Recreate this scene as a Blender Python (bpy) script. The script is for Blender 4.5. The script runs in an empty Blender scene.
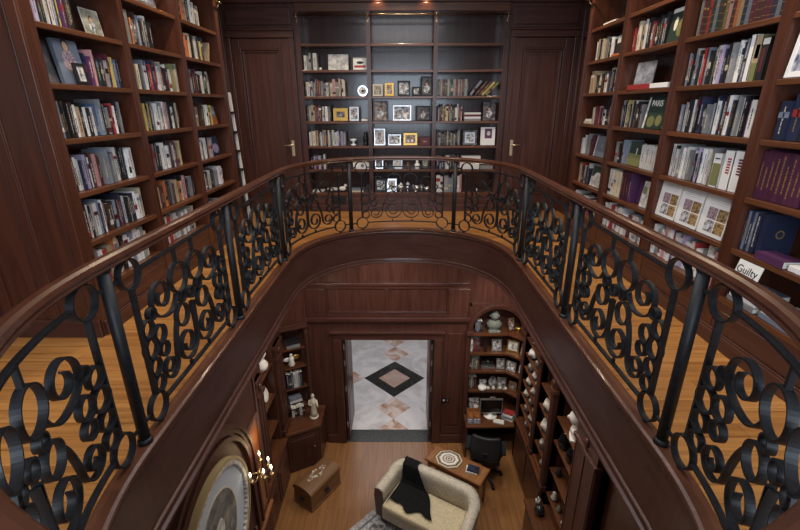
import bpy, bmesh, math, random
from mathutils import Matrix, Vector
R = random.Random(7)
SC = bpy.context.scene
COL = SC.collection
PI = math.pi

# ------------------------------------------------------------------ materials
MATS = {}
def _new(name):
    m = bpy.data.materials.new(name); m.use_nodes = True
    return m, m.node_tree.nodes, m.node_tree.links, m.node_tree.nodes['Principled BSDF']
def flat(name, c, rough=.55, metal=0, spec=.4, coat=0, emit=None, es=0):
    if name in MATS: return MATS[name]
    m, n, l, b = _new(name)
    b.inputs['Base Color'].default_value = (*c, 1); b.inputs['Roughness'].default_value = rough
    b.inputs['Metallic'].default_value = metal; b.inputs['Specular IOR Level'].default_value = spec
    b.inputs['Coat Weight'].default_value = coat
    if emit:
        b.inputs['Emission Color'].default_value = (*emit, 1); b.inputs['Emission Strength'].default_value = es
    MATS[name] = m; return m
def noisy(name, c1, c2, scale=(6, 6, 6), rough=.5, lo=.35, hi=.65, detail=5, dist=0, coat=0, spec=.4, bump=0, c3=None, metal=0):
    if name in MATS: return MATS[name]
    m, n, l, b = _new(name)
    tc = n.new('ShaderNodeTexCoord'); mp = n.new('ShaderNodeMapping'); nz = n.new('ShaderNodeTexNoise'); cr = n.new('ShaderNodeValToRGB')
    mp.inputs['Scale'].default_value = scale
    nz.inputs['Scale'].default_value = 1; nz.inputs['Detail'].default_value = detail; nz.inputs['Distortion'].default_value = dist
    l.new(tc.outputs['Object'], mp.inputs['Vector']); l.new(mp.outputs[0], nz.inputs['Vector']); l.new(nz.outputs['Fac'], cr.inputs[0])
    e = cr.color_ramp.elements
    e[0].position = lo; e[0].color = (*c1, 1); e[1].position = hi; e[1].color = (*c2, 1)
    if c3:
        k = e.new((lo + hi) / 2); k.color = (*c3, 1)
    l.new(cr.outputs[0], b.inputs['Base Color'])
    b.inputs['Roughness'].default_value = rough; b.inputs['Coat Weight'].default_value = coat; b.inputs['Specular IOR Level'].default_value = spec
    b.inputs['Metallic'].default_value = metal
    b.inputs['Coat Roughness'].default_value = .12
    if bump:
        bp = n.new('ShaderNodeBump'); bp.inputs['Strength'].default_value = bump; bp.inputs['Distance'].default_value = .01
        l.new(nz.outputs['Fac'], bp.inputs['Height']); l.new(bp.outputs[0], b.inputs['Normal'])
    MATS[name] = m; return m
WD, WL = (.046, .0165, .0118), (.088, .0330, .0235)
noisy('wood_z', WD, WL, (22, 22, 1.3), .34, .3, .72, 6, .6, coat=.10)
noisy('wood_y', WD, WL, (22, 1.3, 22), .34, .3, .72, 6, .6, coat=.10)
noisy('wood_up', (.054, .0165, .0088), (.096, .0315, .0160), (11, 11, .9), .30, .3, .72, 6, .9, coat=.2)
noisy('wood_matte', WD, WL, (22, 22, 1.3), .55, .3, .72, 6, .6, spec=.25)
noisy('wood_x', WD, WL, (1.3, 22, 22), .34, .3, .72, 6, .6, coat=.10)
noisy('shelf_x', (.062, .022, .010), (.14, .05, .021), (1.3, 22, 22), .32, .3, .72, 6, .6, coat=.15)
noisy('shelf_y', (.062, .022, .010), (.14, .05, .021), (22, 1.3, 22), .32, .3, .72, 6, .6, coat=.15)
noisy('wood_back', (.036, .0155, .0125), (.062, .028, .022), (22, 22, 1.3), .22, .3, .72, 6, .6, coat=.3)
noisy('cap_wood', (.075, .027, .014), (.13, .05, .026), (6, 6, 6), .34, .3, .7, 5, .8, coat=.15)
noisy('fascia_wood', (.056, .0225, .0175), (.086, .037, .0295), (3, 3, 16), .30, .3, .72, 5, .5, coat=.12)  # lightened and tinted purple: cool sheen put into the base colour
noisy('rail_wood', (.048, .0155, .009), (.082, .028, .0145), (7, 7, 7), .28, .3, .7, 5, 1.0, coat=.2)
noisy('warm_wood', (.17, .058, .018), (.30, .115, .04), (1.5, 18, 18), .35, .3, .72, 6, .6, coat=.15)
noisy('trunk_wood', (.14, .068, .028), (.235, .12, .052), (2, 22, 22), .5, .3, .72, 6, .6)
noisy('iron', (.008, .009, .011), (.017, .018, .021), (30, 30, 30), .5, .3, .7, 3, spec=.4)
flat('brass', (.50, .36, .19), .3, 1)
flat('brass_bright', (.74, .64, .42), .3, .8)
flat('gold', (.50, .31, .09), .35, .9)
flat('chrome', (.7, .7, .72), .2, 1)
flat('silver', (.62, .62, .64), .28, .9)
flat('black', (.008, .008, .009), .5)
flat('black_gloss', (.006, .006, .007), .12)
flat('dark_leather', (.016, .017, .02), .45)
flat('grey_plastic', (.11, .115, .13), .45)
flat('white', (.74, .73, .71), .5)
flat('porcelain', (.80, .78, .74), .25)
flat('bone', (.62, .57, .46), .5)
flat('paper', (.66, .62, .53), .85)
flat('ink', (.012, .011, .012), .6)
flat('ink_soft', (.16, .15, .145), .6)
flat('ink_light', (.42, .39, .34), .6)
flat('ink_gold', (.30, .19, .06), .45, .4)
flat('skin', (.46, .28, .2), .6)
flat('hair', (.03, .02, .016), .6)
noisy('granite', (.010, .011, .011), (.05, .05, .046), (30, 30, 30), .3, .4, .7, 5)
flat('bulb', (1, .9, .75), .3, emit=(1, .84, .6), es=11)
flat('downlight', (1, .95, .85), .3, emit=(1, .86, .66), es=3)
flat('plaster', (.30, .27, .24), .8)
flat('foyer_wall', (.72, .68, .62), .7)
flat('glass_clear', (.8, .85, .85), .06, spec=.6)
flat('mat_blue', (.50, .58, .70), .7)
flat('gilt', (.40, .31, .16), .5)
noisy('portrait', (.10, .095, .09), (.30, .27, .225), (7, 7, 7), .6, .35, .65, 4, 1.2, c3=(.16, .17, .18))
noisy('photo_bw', (.03, .03, .032), (.62, .62, .64), (26, 26, 26), .35, .38, .62, 4, .8)
noisy('photo_warm', (.05, .03, .022), (.42, .30, .22), (24, 24, 24), .35, .38, .62, 4, .8)
noisy('photo_dark', (.015, .013, .015), (.16, .14, .15), (24, 24, 24), .35, .38, .62, 4, .8)
noisy('photo_pale', (.36, .35, .34), (.72, .70, .66), (14, 14, 14), .5, .38, .62, 4, .8)
noisy('photo_green', (.12, .12, .075), (.34, .32, .25), (16, 16, 16), .5, .35, .65, 4, .8)
noisy('photo_navy', (.05, .06, .13), (.50, .50, .55), (20, 20, 20), .5, .35, .62, 4, .8)
noisy('photo_pink', (.12, .06, .09), (.44, .33, .34), (60, 60, 60), .5, .35, .62, 5, .8)
noisy('photo_amber', (.06, .03, .015), (.42, .28, .12), (50, 50, 50), .5, .35, .62, 5, .8)
noisy('photo_grey', (.045, .045, .05), (.17, .165, .165), (3.5, 3.5, 3.5), .35, .35, .65, 4, 2)
noisy('damask', (.48, .43, .34), (.64, .59, .50), (34, 34, 34), .85, .42, .58, 3, 1.5, spec=.2)
noisy('damask_yellow', (.52, .44, .29), (.64, .56, .39), (34, 34, 34), .85, .42, .58, 3, 1.5, spec=.2)
noisy('throw_cloth', (.006, .007, .007), (.016, .017, .017), (50, 50, 50), .95, spec=.1)
noisy('rug_pile', (.13, .12, .12), (.46, .45, .45), (6, 6, 6), .95, .40, .60, 6, 2.4, spec=.1, c3=(.3, .28, .28))
noisy('rug_border', (.25, .245, .25), (.55, .54, .55), (16, 16, 16), .95, .40, .60, 4, 2, spec=.1)
noisy('marble_white', (.56, .53, .54), (.74, .72, .73), (1.6, 1.6, 1.6), .16, .35, .6, 7, 1.8)
noisy('marble_rust', (.42, .23, .14), (.70, .60, .56), (2.2, 2.2, 2.2), .16, .36, .58, 7, 2.2)
noisy('marble_pink', (.44, .30, .25), (.54, .40, .34), (3, 3, 3), .16, .36, .6, 6, 1.2)
noisy('marble_black', (.010, .011, .011), (.035, .04, .036), (6, 6, 6), .14, .35, .7, 5, 1.5)
noisy('shell', (.40, .36, .32), (.72, .69, .65), (14, 14, 14), .6, .35, .6, 5, 1)
noisy('stone_bust', (.12, .13, .115), (.23, .24, .215), (9, 9, 9), .8, .3, .7, 5)
noisy('inlay', (.16, .10, .055), (.60, .56, .46), (26, 26, 26), .4, .48, .54, 3, 1)

def planks(name, c1, c2, c3, along_x, row=.085, length=1.1, rough=.3, coat=.1):
    m, n, l, b = _new(name)
    tc = n.new('ShaderNodeTexCoord'); mp = n.new('ShaderNodeMapping'); br = n.new('ShaderNodeTexBrick')
    if not along_x: mp.inputs['Rotation'].default_value = (0, 0, PI / 2)
    br.inputs['Scale'].default_value = 1; br.inputs['Brick Width'].default_value = length; br.inputs['Row Height'].default_value = row
    br.inputs['Mortar Size'].default_value = .0018; br.inputs['Color1'].default_value = (*c1, 1); br.inputs['Color2'].default_value = (*c2, 1)
    br.inputs['Mortar'].default_value = (c3[0] * .25, c3[1] * .25, c3[2] * .25, 1); br.offset = .37
    l.new(tc.outputs['Object'], mp.inputs[0]); l.new(mp.outputs[0], br.inputs['Vector'])
    m2 = n.new('ShaderNodeMapping'); m2.inputs['Scale'].default_value = (1.2, 34, 10)
    nz = n.new('ShaderNodeTexNoise'); nz.inputs['Scale'].default_value = 1; nz.inputs['Detail'].default_value = 6; nz.inputs['Distortion'].default_value = .8
    l.new(mp.outputs[0], m2.inputs[0]); l.new(m2.outputs[0], nz.inputs['Vector'])
    cr = n.new('ShaderNodeValToRGB'); cr.color_ramp.elements[0].position = .35; cr.color_ramp.elements[1].position = .7
    cr.color_ramp.elements[0].color = (*c3, 1); cr.color_ramp.elements[1].color = (*c2, 1)
    l.new(nz.outputs['Fac'], cr.inputs[0])
    mx = n.new('ShaderNodeMix'); mx.data_type = 'RGBA'; mx.inputs[0].default_value = .5
    l.new(br.outputs['Color'], mx.inputs[6]); l.new(cr.outputs[0], mx.inputs[7]); l.new(mx.outputs[2], b.inputs['Base Color'])
    b.inputs['Roughness'].default_value = rough; b.inputs['Coat Weight'].default_value = coat; b.inputs['Coat Roughness'].default_value = .15
    MATS[name] = m
planks('oak_upper', (.34, .138, .034), (.54, .258, .078), (.165, .060, .013), True, .10)
planks('oak_lower', (.24, .105, .036), (.35, .165, .06), (.14, .056, .018), False, .10)

BOOKC = {'w': (.62, .61, .59), 'c': (.52, .45, .33), 't': (.36, .26, .16), 'g': (.20, .20, .20), 'k': (.014, .014, .016), 'n': (.018, .024, .055),
         'b': (.045, .08, .165), 'r': (.30, .03, .03), 'm': (.10, .016, .03), 'p': (.075, .024, .075), 'e': (.022, .042, .03), 'y': (.46, .34, .10),
         'o': (.42, .13, .04), 'd': (.055, .028, .02), 's': (.16, .19, .24), 'i': (.48, .24, .24), 'l': (.34, .29, .42), 'v': (.155, .155, .06), 'a': (.06, .014, .036)}
BOOKN = {'w': 'white', 'c': 'cream', 't': 'tan', 'g': 'grey', 'k': 'black', 'n': 'navy', 'b': 'blue', 'r': 'red', 'm': 'maroon', 'p': 'purple', 'e': 'green',
         'y': 'yellow', 'o': 'orange', 'd': 'dark brown', 's': 'blue-grey', 'i': 'pink', 'l': 'lilac', 'v': 'olive', 'a': 'plum'}
def bookmat(code, var=0):
    c = BOOKC[code]; f = (1, .82, 1.14, .5)[var]
    return flat('book_%s_%d' % (BOOKN[code].replace(' ', '_'), var), tuple(min(.85, x * f) for x in c), .5)

# ------------------------------------------------------------------ mesh builder
class MB:
    def __init__(s): s.v = []; s.f = []; s.m = []; s.sm = []; s.mats = []
    def mi(s, mat):
        mat = MATS[mat] if isinstance(mat, str) else mat
        if mat not in s.mats: s.mats.append(mat)
        return s.mats.index(mat)
    def face(s, pts, mat, smooth=False):
        b = len(s.v); s.v.extend(tuple(p) for p in pts); s.f.append(tuple(range(b, b + len(pts)))); s.m.append(s.mi(mat)); s.sm.append(smooth)
    def raw(s, vs, fs, mat, smooth=False):
        b = len(s.v); k = s.mi(mat); s.v.extend(tuple(p) for p in vs)
        for f in fs: s.f.append(tuple(b + i for i in f)); s.m.append(k); s.sm.append(smooth)
    def box(s, x0, x1, y0, y1, z0, z1, mat, M=None):
        vs = [Vector(p) for p in ((x0, y0, z0), (x1, y0, z0), (x1, y1, z0), (x0, y1, z0), (x0, y0, z1), (x1, y0, z1), (x1, y1, z1), (x0, y1, z1))]
        if M: vs = [M @ v for v in vs]
        s.raw(vs, [(0, 3, 2, 1), (4, 5, 6, 7), (0, 1, 5, 4), (1, 2, 6, 5), (2, 3, 7, 6), (3, 0, 4, 7)], mat)
        return s
    def cbox(s, c, d, mat, M=None):
        return s.box(c[0] - d[0] / 2, c[0] + d[0] / 2, c[1] - d[1] / 2, c[1] + d[1] / 2, c[2] - d[2] / 2, c[2] + d[2] / 2, mat, M)
    def lathe(s, prof, mat, c=(0, 0, 0), n=20, M=None, sx=1, sy=1, ripple=0, rn=8):
        vs = []
        for (r, z) in prof:
            for k in range(n):
                a = 2 * PI * k / n; rr = r * (1 + ripple * math.cos(rn * a))
                p = Vector((c[0] + rr * sx * math.cos(a), c[1] + rr * sy * math.sin(a), c[2] + z)); vs.append(M @ p if M else p)
        fs = []
        for i in range(len(prof) - 1):
            for k in range(n):
                k2 = (k + 1) % n; fs.append((i * n + k, i * n + k2, (i + 1) * n + k2, (i + 1) * n + k))
        fs.append(tuple(range(n - 1, -1, -1))); fs.append(tuple((len(prof) - 1) * n + k for k in range(n)))
        s.raw(vs, fs, mat, True); return s
    def tube(s, pts, r, mat, n=8, closed=False):
        pts = [Vector(p) for p in pts]; N = len(pts); vs = []; up = None
        for i, p in enumerate(pts):
            t = ((pts[(i + 1) % N] if closed or i < N - 1 else p) - (pts[i - 1] if closed or i else p)).normalized()
            if up is None: up = Vector((0, 0, 1)) if abs(t.z) < .9 else Vector((1, 0, 0))
            a = t.cross(up).normalized(); up = a.cross(t).normalized()
            rr = r[i] if isinstance(r, (list, tuple)) else r
            for k in range(n): vs.append(p + rr * (math.cos(2 * PI * k / n) * a + math.sin(2 * PI * k / n) * up))
        fs = [(i * n + k, i * n + (k + 1) % n, ((i + 1) % N) * n + (k + 1) % n, ((i + 1) % N) * n + k) for i in range(N if closed else N - 1) for k in range(n)]
        if not closed: fs += [tuple(range(n - 1, -1, -1)), tuple((N - 1) * n + k for k in range(n))]
        s.raw(vs, fs, mat, True); return s
    def prism(s, poly, y0, y1, mat, M=None):     # poly in (x,z), extruded along y
        n = len(poly); vs = [Vector((x, y0, z)) for x, z in poly] + [Vector((x, y1, z)) for x, z in poly]
        if M: vs = [M @ v for v in vs]
        s.raw(vs, [tuple(range(n)), tuple(range(2 * n - 1, n - 1, -1))] + [(i, n + i, n + (i + 1) % n, (i + 1) % n) for i in range(n)], mat); return s
    def ball(s, c, r, mat, sc=(1, 1, 1), n=12, M=None):
        prof = [(max(.0005, r * math.sin(PI * i / 8)), -r * math.cos(PI * i / 8) * sc[2]) for i in range(9)]
        return s.lathe(prof, mat, c, n, M, sc[0], sc[1])
    def ring(s, c, ro, ri, y0, y1, mat, n=24, M=None, a0=0, a1=2 * PI):   # ring / arch in the xz plane
        full = abs(a1 - a0 - 2 * PI) < 1e-6; k = n if full else n + 1; vs = []
        for i in range(k):
            a = a0 + (a1 - a0) * i / n
            for r, y in ((ro, y0), (ro, y1), (ri, y1), (ri, y0)):
                p = Vector((c[0] + r * math.cos(a), y, c[1] + r * math.sin(a))); vs.append(M @ p if M else p)
        fs = [(i * 4 + j, i * 4 + (j + 1) % 4, ((i + 1) % k) * 4 + (j + 1) % 4, ((i + 1) % k) * 4 + j) for i in range(n) for j in range(4)]
        if not full: fs += [(0, 1, 2, 3), (n * 4 + 3, n * 4 + 2, n * 4 + 1, n * 4)]
        s.raw(vs, fs, mat); return s
    def sweep(s, pts, prof, mat, closed=True, pclosed=True, smooth=False):   # plan path (x,y,nx,ny), profile (n,z)
        N = len(pts); P = len(prof); vs = [(x + nx * a, y + ny * a, z) for x, y, nx, ny in pts for a, z in prof]; fs = []
        for i in range(N if closed else N - 1):
            for j in range(P if pclosed else P - 1):
                fs.append((i * P + j, i * P + (j + 1) % P, ((i + 1) % N) * P + (j + 1) % P, ((i + 1) % N) * P + j))
        if not closed and pclosed: fs += [tuple(range(P)), tuple((N - 1) * P + j for j in range(P - 1, -1, -1))]
        s.raw(vs, fs, mat, smooth); return s
    def build(s, name, parent=None, M=None, bevel=0, label=None, fixn=True):
        me = bpy.data.meshes.new(name); me.from_pydata(s.v, [], s.f)
        for m in s.mats: me.materials.append(m)
        me.polygons.foreach_set('material_index', s.m); me.polygons.foreach_set('use_smooth', s.sm)
        if fixn:
            bm = bmesh.new(); bm.from_mesh(me); bmesh.ops.recalc_face_normals(bm, faces=bm.faces); bm.to_mesh(me); bm.free()
        o = bpy.data.objects.new(name, me); COL.objects.link(o)
        if M is not None: o.matrix_world = M
        if parent is not None: o.parent = parent
        if label: o['label'] = label
        if bevel:
            b = o.modifiers.new('bevel', 'BEVEL'); b.width = bevel; b.segments = 2; b.limit_method = 'ANGLE'; b.angle_limit = .6
        return o
def tag(o, label, cat, group=None, kind=None):
    o['label'] = label; o['category'] = cat
    if group: o['group'] = group
    if kind: o['kind'] = kind
    return o
def root(name, label, cat, M=None, group=None):
    o = bpy.data.objects.new(name, None); COL.objects.link(o); o.empty_display_size = .1
    if M is not None: o.matrix_world = M
    return tag(o, label, cat, group)
def struct(name, mb, parent=None, bevel=0):
    o = mb.build(name, parent, None, bevel)
    if parent is None: o['kind'] = 'structure'
    return o
def place(x, y, z, rz=0, rx=0): return Matrix.Translation((x, y, z)) @ Matrix.Rotation(rz, 4, 'Z') @ Matrix.Rotation(rx, 4, 'X')
RZ = {'L': PI / 2, 'R': -PI / 2, 'B': 0}   # local x = to the right as one faces the wall, y = into the wall

# ------------------------------------------------------------------ camera
YAW = math.radians(.26); PITCH = math.radians(20); EYE = Vector((0, 0, 1.6)); F = 433
cd = bpy.data.cameras.new('camera'); cam = bpy.data.objects.new('camera', cd); COL.objects.link(cam)
cam.location = EYE; cam.rotation_euler = (PI / 2 - PITCH, math.radians(.15), YAW); cd.sensor_width = 36; cd.lens = F * 36 / 800; cd.clip_start = .05
SC.camera = cam
def px(p):
    q = Matrix.Rotation(-YAW, 3, 'Z') @ (Vector(p) - EYE)
    d = q.y * math.cos(PITCH) - q.z * math.sin(PITCH); u = q.y * math.sin(PITCH) + q.z * math.cos(PITCH)
    return (400 + F * q.x / d, 265 - F * u / d)

# ------------------------------------------------------------------ the oval well
A, YN, YF, BN, BF, EN = 1.24, 1.73, 4.46, 1.335, 1.315, 2.2
def well_points(n=60):
    P = []
    def q(c, e): return math.copysign(abs(c) ** (2 / EN), c)
    for i in range(n + 1):
        t = PI * i / n; P.append((-A * q(math.cos(t), 0) * -1, YF + BF * q(math.sin(t), 0)))   # right -> far -> left
    for i in range(1, 12): P.append((-A, YF + (YN - YF) * i / 12))
    for i in range(n + 1):
        t = PI * i / n; P.append((-A * q(math.cos(t), 0), YN - BN * q(math.sin(t), 0)))
    for i in range(1, 12): P.append((A, YN + (YF - YN) * i / 12))
    out = []
    for p in P:
        if not out or math.dist(p, out[-1]) > 1e-4: out.append(p)
    return out
def resample(P, step=.03):
    L = [0]
    for i in range(len(P)): L.append(L[-1] + math.dist(P[i], P[(i + 1) % len(P)]))
    n = int(L[-1] / step); out = []; j = 0
    for k in range(n):
        s = L[-1] * k / n
        while L[j + 1] < s: j += 1
        f = (s - L[j]) / max(1e-9, L[j + 1] - L[j]); a, b = P[j], P[(j + 1) % len(P)]
        out.append((a[0] + (b[0] - a[0]) * f, a[1] + (b[1] - a[1]) * f))
    return out
WP = resample(well_points()); NW = len(WP)
PATH = []
for i, (x, y) in enumerate(WP):
    a, b = WP[i - 2], WP[(i + 2) % NW]; tx, ty = b[0] - a[0], b[1] - a[1]; l = math.hypot(tx, ty)
    PATH.append((x, y, ty / l, -tx / l))     # counter-clockwise path: outward normal
PER = sum(math.dist(WP[i], WP[(i + 1) % NW]) for i in range(NW)); DS = PER / NW
def at_s(s, off=0):
    k = (s / DS) % NW; i = int(k); f = k - i; a, b = PATH[i], PATH[(i + 1) % NW]
    x, y, nx, ny = (a[j] + (b[j] - a[j]) * f for j in range(4))
    return x + nx * off, y + ny * off, nx, ny
def s_of(x, y): return min(range(NW), key=lambda i: math.dist(WP[i], (x, y))) * DS
# ------------------------------------------------------------------ setting
CEIL, LOWF, SLAB = 3.3, -4.81, -.46
def holed(name, z, off, mat, rect):
    bm = bmesh.new()
    inner = [bm.verts.new((x + nx * off, y + ny * off, z)) for x, y, nx, ny in PATH[::2]]
    outer = [bm.verts.new((x, y, z)) for x, y in rect]
    for loop in (inner, outer):
        for i in range(len(loop)): bm.edges.new((loop[i], loop[(i + 1) % len(loop)]))
    bmesh.ops.triangle_fill(bm, use_beauty=True, edges=bm.edges)
    me = bpy.data.meshes.new(name); bm.normal_update(); bm.to_mesh(me); bm.free(); me.materials.append(MATS[mat])
    o = bpy.data.objects.new(name, me); COL.objects.link(o); o['kind'] = 'structure'; return o
holed('floor_upper', 0, .06, 'oak_upper', [(-3.3, -1.6), (3.3, -1.6), (3.3, 7.06), (-3.3, 7.06)])
holed('ceiling_lower', SLAB, .05, 'wood_x', [(-2.7, .2), (2.7, .2), (2.7, 7.06), (-2.7, 7.06)])
m = MB()
m.sweep(PATH, [(.088, -.03), (.088, .022), (.08, .03), (.012, .03), (-.002, .022), (-.002, .004), (.012, -.008)], 'cap_wood')
struct('trim_1', m)
m = MB()
m.sweep(PATH, [(.10, -.008), (.010, -.008), (.004, -.02), (.012, -.034), (.022, -.05), (.022, -.40), (.010, -.408), (.006, -.42), (.010, -.432), (.006, -.44), (-.012, -.446), (-.016, -.455), (-.010, -.464), (.10, -.464)], 'fascia_wood')
struct('trim_2', m)
def wallbox(name, *b, mat='wood_z'):
    m = MB(); m.box(*b, mat); return struct(name, m)
m = MB(); m.box(-3.4, -1.54, 7.06, 7.4, -.40, CEIL, 'wood_z'); m.box(1.54, 3.4, 7.06, 7.4, -.40, CEIL, 'wood_z'); m.box(-1.54, 1.54, 7.33, 7.4, -.40, CEIL, 'wood_z'); m.box(-1.54, 1.54, 7.06, 7.4, -.4, -.01, 'wood_z'); struct('wall_back', m)
wallbox('wall_left', -2.75, -2.58, 3.05, 7.06, 0, CEIL)
wallbox('wall_right', 2.58, 2.75, 1.6, 7.06, 0, CEIL)
wallbox('wall_left_near', -3.4, -3.3, -1.6, 3.05, 0, CEIL); wallbox('wall_left_return', -3.4, -2.5, 3.05, 3.12, 0, CEIL)
wallbox('wall_right_near', 3.3, 3.4, -1.6, 1.68, 0, CEIL)
wallbox('wall_right_return', 2.58, 3.4, 1.5, 1.6, 0, CEIL)
m = MB(); m.box(-3.4, 3.4, -1.72, -1.6, 0, .8, 'wood_z'); m.box(-3.4, 3.4, -1.72, -1.6, 2.9, CEIL, 'wood_z')
m.box(-3.4, -1.6, -1.72, -1.6, .8, 2.9, 'wood_z'); m.box(1.6, 3.4, -1.72, -1.6, .8, 2.9, 'wood_z'); struct('wall_front', m)
m = MB()
for x in (-1.6, -.03, 1.54): m.box(x, x + .06, -1.7, -1.64, .8, 2.9, 'white')
for z in (.8, 1.85, 2.84): m.box(-1.6, 1.6, -1.7, -1.64, z, z + .06, 'white')
struct('window_1', m)
wallbox('ceiling', -3.4, 3.4, -1.72, 7.4, CEIL, CEIL + .1, mat='plaster')
# back cornice over the upper bookcase and doors
m = MB(); m.box(-2.58, 2.58, 6.975, 7.06, 2.99, 3.08, 'wood_x'); m.box(-2.58, 2.58, 6.86, 7.06, 3.08, 3.13, 'wood_x'); m.box(-2.58, 2.58, 6.93, 7.06, 3.13, CEIL, 'wood_x'); struct('trim_3', m, bevel=.012)
# upper doors in the back wall
for k, (xc, side) in enumerate(((-2.07, 1), (2.07, -1))):
    m = MB(); w = .42
    for x0, x1, z0, z1 in ((xc - w, xc - w + .12, .02, 2.54), (xc + w - .12, xc + w, .02, 2.54), (xc - w + .12, xc + w - .12, 2.41, 2.54), (xc - w + .12, xc + w - .12, .02, .28)):
        m.box(x0, x1, 7.0, 7.05, z0, z1, 'wood_z')
    m.box(xc - w + .12, xc + w - .12, 7.025, 7.05, .1, 2.5, 'wood_z')
    d = m.build('door_%d' % (k + 1), bevel=.006); d['kind'] = 'structure'
    for z0, z1 in ((.28, 2.41),):
        m = MB(); a, b = xc - w + .12, xc + w - .12
        for i, (q, y) in enumerate(((0, 6.985), (.028, 7.0))):
            m.box(a + q, a + q + .022, y, 7.03, z0 + q, z1 - q, 'wood_z'); m.box(b - q - .022, b - q, y, 7.03, z0 + q, z1 - q, 'wood_z')
            m.box(a + q + .022, b - q - .022, y, 7.03, z1 - q - .022, z1 - q, 'wood_x'); m.box(a + q + .022, b - q - .022, y, 7.03, z0 + q, z0 + q + .022, 'wood_x')
        m.box(a + .10, b - .10, 7.008, 7.03, z0 + .1, z1 - .1, 'wood_z'); m.build('door_panel', d, bevel=.005)
    hx = xc + side * (w - .055)
    m = MB(); m.box(hx - .024, hx + .024, 6.988, 7.0, .88, 1.12, 'brass_bright'); pl = m.build('handle_plate', d, bevel=.006, label='brass plate of the door handle')
    m = MB(); m.tube([(hx, 6.995, 1.05), (hx, 6.945, 1.05), (hx - side * .02, 6.94, 1.05), (hx - side * .12, 6.942, 1.048)], .0095, 'brass_bright'); m.build('lever', pl)
    m = MB()
    for x0, x1 in ((xc - w - .08, xc - w), (xc + w, xc + w + .08)): m.box(x0, x1, 6.98, 7.06, 0, 2.55, 'wood_z')
    m.box(xc - w - .08, xc + w + .08, 6.98, 7.06, 2.55, 2.64, 'wood_x'); m.box(xc - w - .08, xc + w + .08, 6.96, 7.06, 2.64, 2.67, 'wood_x'); m.box(xc - w - .04, xc + w + .04, 7.03, 7.06, 2.72, 2.94, 'wood_x')
    struct('trim_%d' % (4 + k), m, bevel=.008)
# panelling on the short side walls beyond the bookcases
for k, s in enumerate((-1, 1)):
    m = MB(); y0 = 6.05 if s < 0 else 5.7
    for a, b in ((y0, y0 + .1), (6.86, 6.96)): m.box(*sorted((s * 2.58, s * 2.545)), a, b, 0, 2.9, 'wood_z')
    m.box(*sorted((s * 2.58, s * 2.55)), y0 + .1, 6.86, 2.5, 2.9, 'wood_y'); m.box(*sorted((s * 2.58, s * 2.55)), y0 + .1, 6.86, 0, .25, 'wood_y')
    m.box(*sorted((s * 2.58, s * 2.55)), y0 + .22, 6.74, .4, 2.38, 'wood_z'); struct('trim_%d' % (6 + k), m, bevel=.006)

# ---- lower hall shell
DX0, DX1, DTOP = -1.13, .59, -2.43
NX0, NX1, NTOP = 1.20, 2.62, -1.70
wallbox('floor_lower', -2.7, 2.9, .2, 7.06, LOWF - .1, LOWF, mat='oak_lower')
m = MB()
m.box(-2.7, DX0, 7.06, 7.4, LOWF, -.4, 'wood_z'); m.box(DX0, DX1, 7.06, 7.4, DTOP, -.4, 'wood_z'); m.box(DX1, NX0, 7.06, 7.4, LOWF, -.4, 'wood_z'); m.box(NX0, 2.9, 7.06, 7.4, NTOP, -.4, 'wood_z')
m.box(NX0, 2.9, 7.36, 7.4, LOWF, NTOP, 'wood_z'); struct('wall_back_lower', m)
wallbox('wall_left_lower', -2.7, -2.5, .2, 7.06, LOWF, SLAB)
wallbox('wall_right_lower', 2.6, 2.9, .2, 7.36, LOWF, SLAB)
wallbox('wall_front_lower', -2.7, 2.9, .1, .2, LOWF, SLAB)
m = MB()                                             # frieze with recessed panels and its two mouldings
m.box(-1.80, 1.20, 7.0, 7.06, -1.34, -1.29, 'wood_x'); m.box(-1.80, 1.20, 7.03, 7.06, -1.41, -1.34, 'wood_x')
m.box(-1.80, -1.36, 7.035, 7.06, -1.96, -1.41, 'wood_z'); m.box(.82, 1.20, 7.035, 7.06, -1.96, -1.41, 'wood_z')
m.box(-1.36, .82, 7.035, 7.06, -1.96, -1.87, 'wood_x'); m.box(-.30, -.24, 7.04, 7.06, -1.87, -1.41, 'wood_z')
for x in (-1.36, .80): m.box(x, x + .02, 7.02, 7.06, -1.87, -1.41, 'wood_z')
m.box(-1.34, .80, 7.02, 7.06, -1.87, -1.85, 'wood_x')
m.box(-1.80, 1.22, 6.98, 7.06, -2.03, -1.96, 'wood_x'); m.box(-1.80, 1.22, 7.01, 7.06, -2.07, -2.03, 'wood_x'); struct('trim_8', m, bevel=.008)
m = MB()                                             # door casing
for x0, x1 in ((DX0 - .16, DX0), (DX1, DX1 + .16)): m.box(x0, x1, 7.02, 7.06, LOWF, DTOP, 'wood_z')
m.box(DX0 - .16, DX1 + .16, 7.02, 7.06, DTOP, DTOP + .14, 'wood_x'); m.box(DX0 - .2, DX1 + .2, 6.98, 7.06, DTOP + .14, DTOP + .18, 'wood_x')
struct('trim_9', m, bevel=.008)
m = MB(); m.box(-1.5, DX0 - .16, 7.03, 7.06, LOWF, LOWF + .2, 'wood_x'); m.box(DX1 + .16, NX0, 7.03, 7.06, LOWF, LOWF + .2, 'wood_x'); struct('baseboard_back', m, bevel=.006)
m = MB()
for x0, x1 in ((DX1 + .2, NX0 - .06),):
    m.box(x0 + .06, x1 - .04, 7.04, 7.06, LOWF + .45, -2.3, 'wood_z'); m.box(x0 + .06, x1 - .04, 7.045, 7.06, LOWF + .24, LOWF + .4, 'wood_x')
struct('trim_10', m, bevel=.008)
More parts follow.
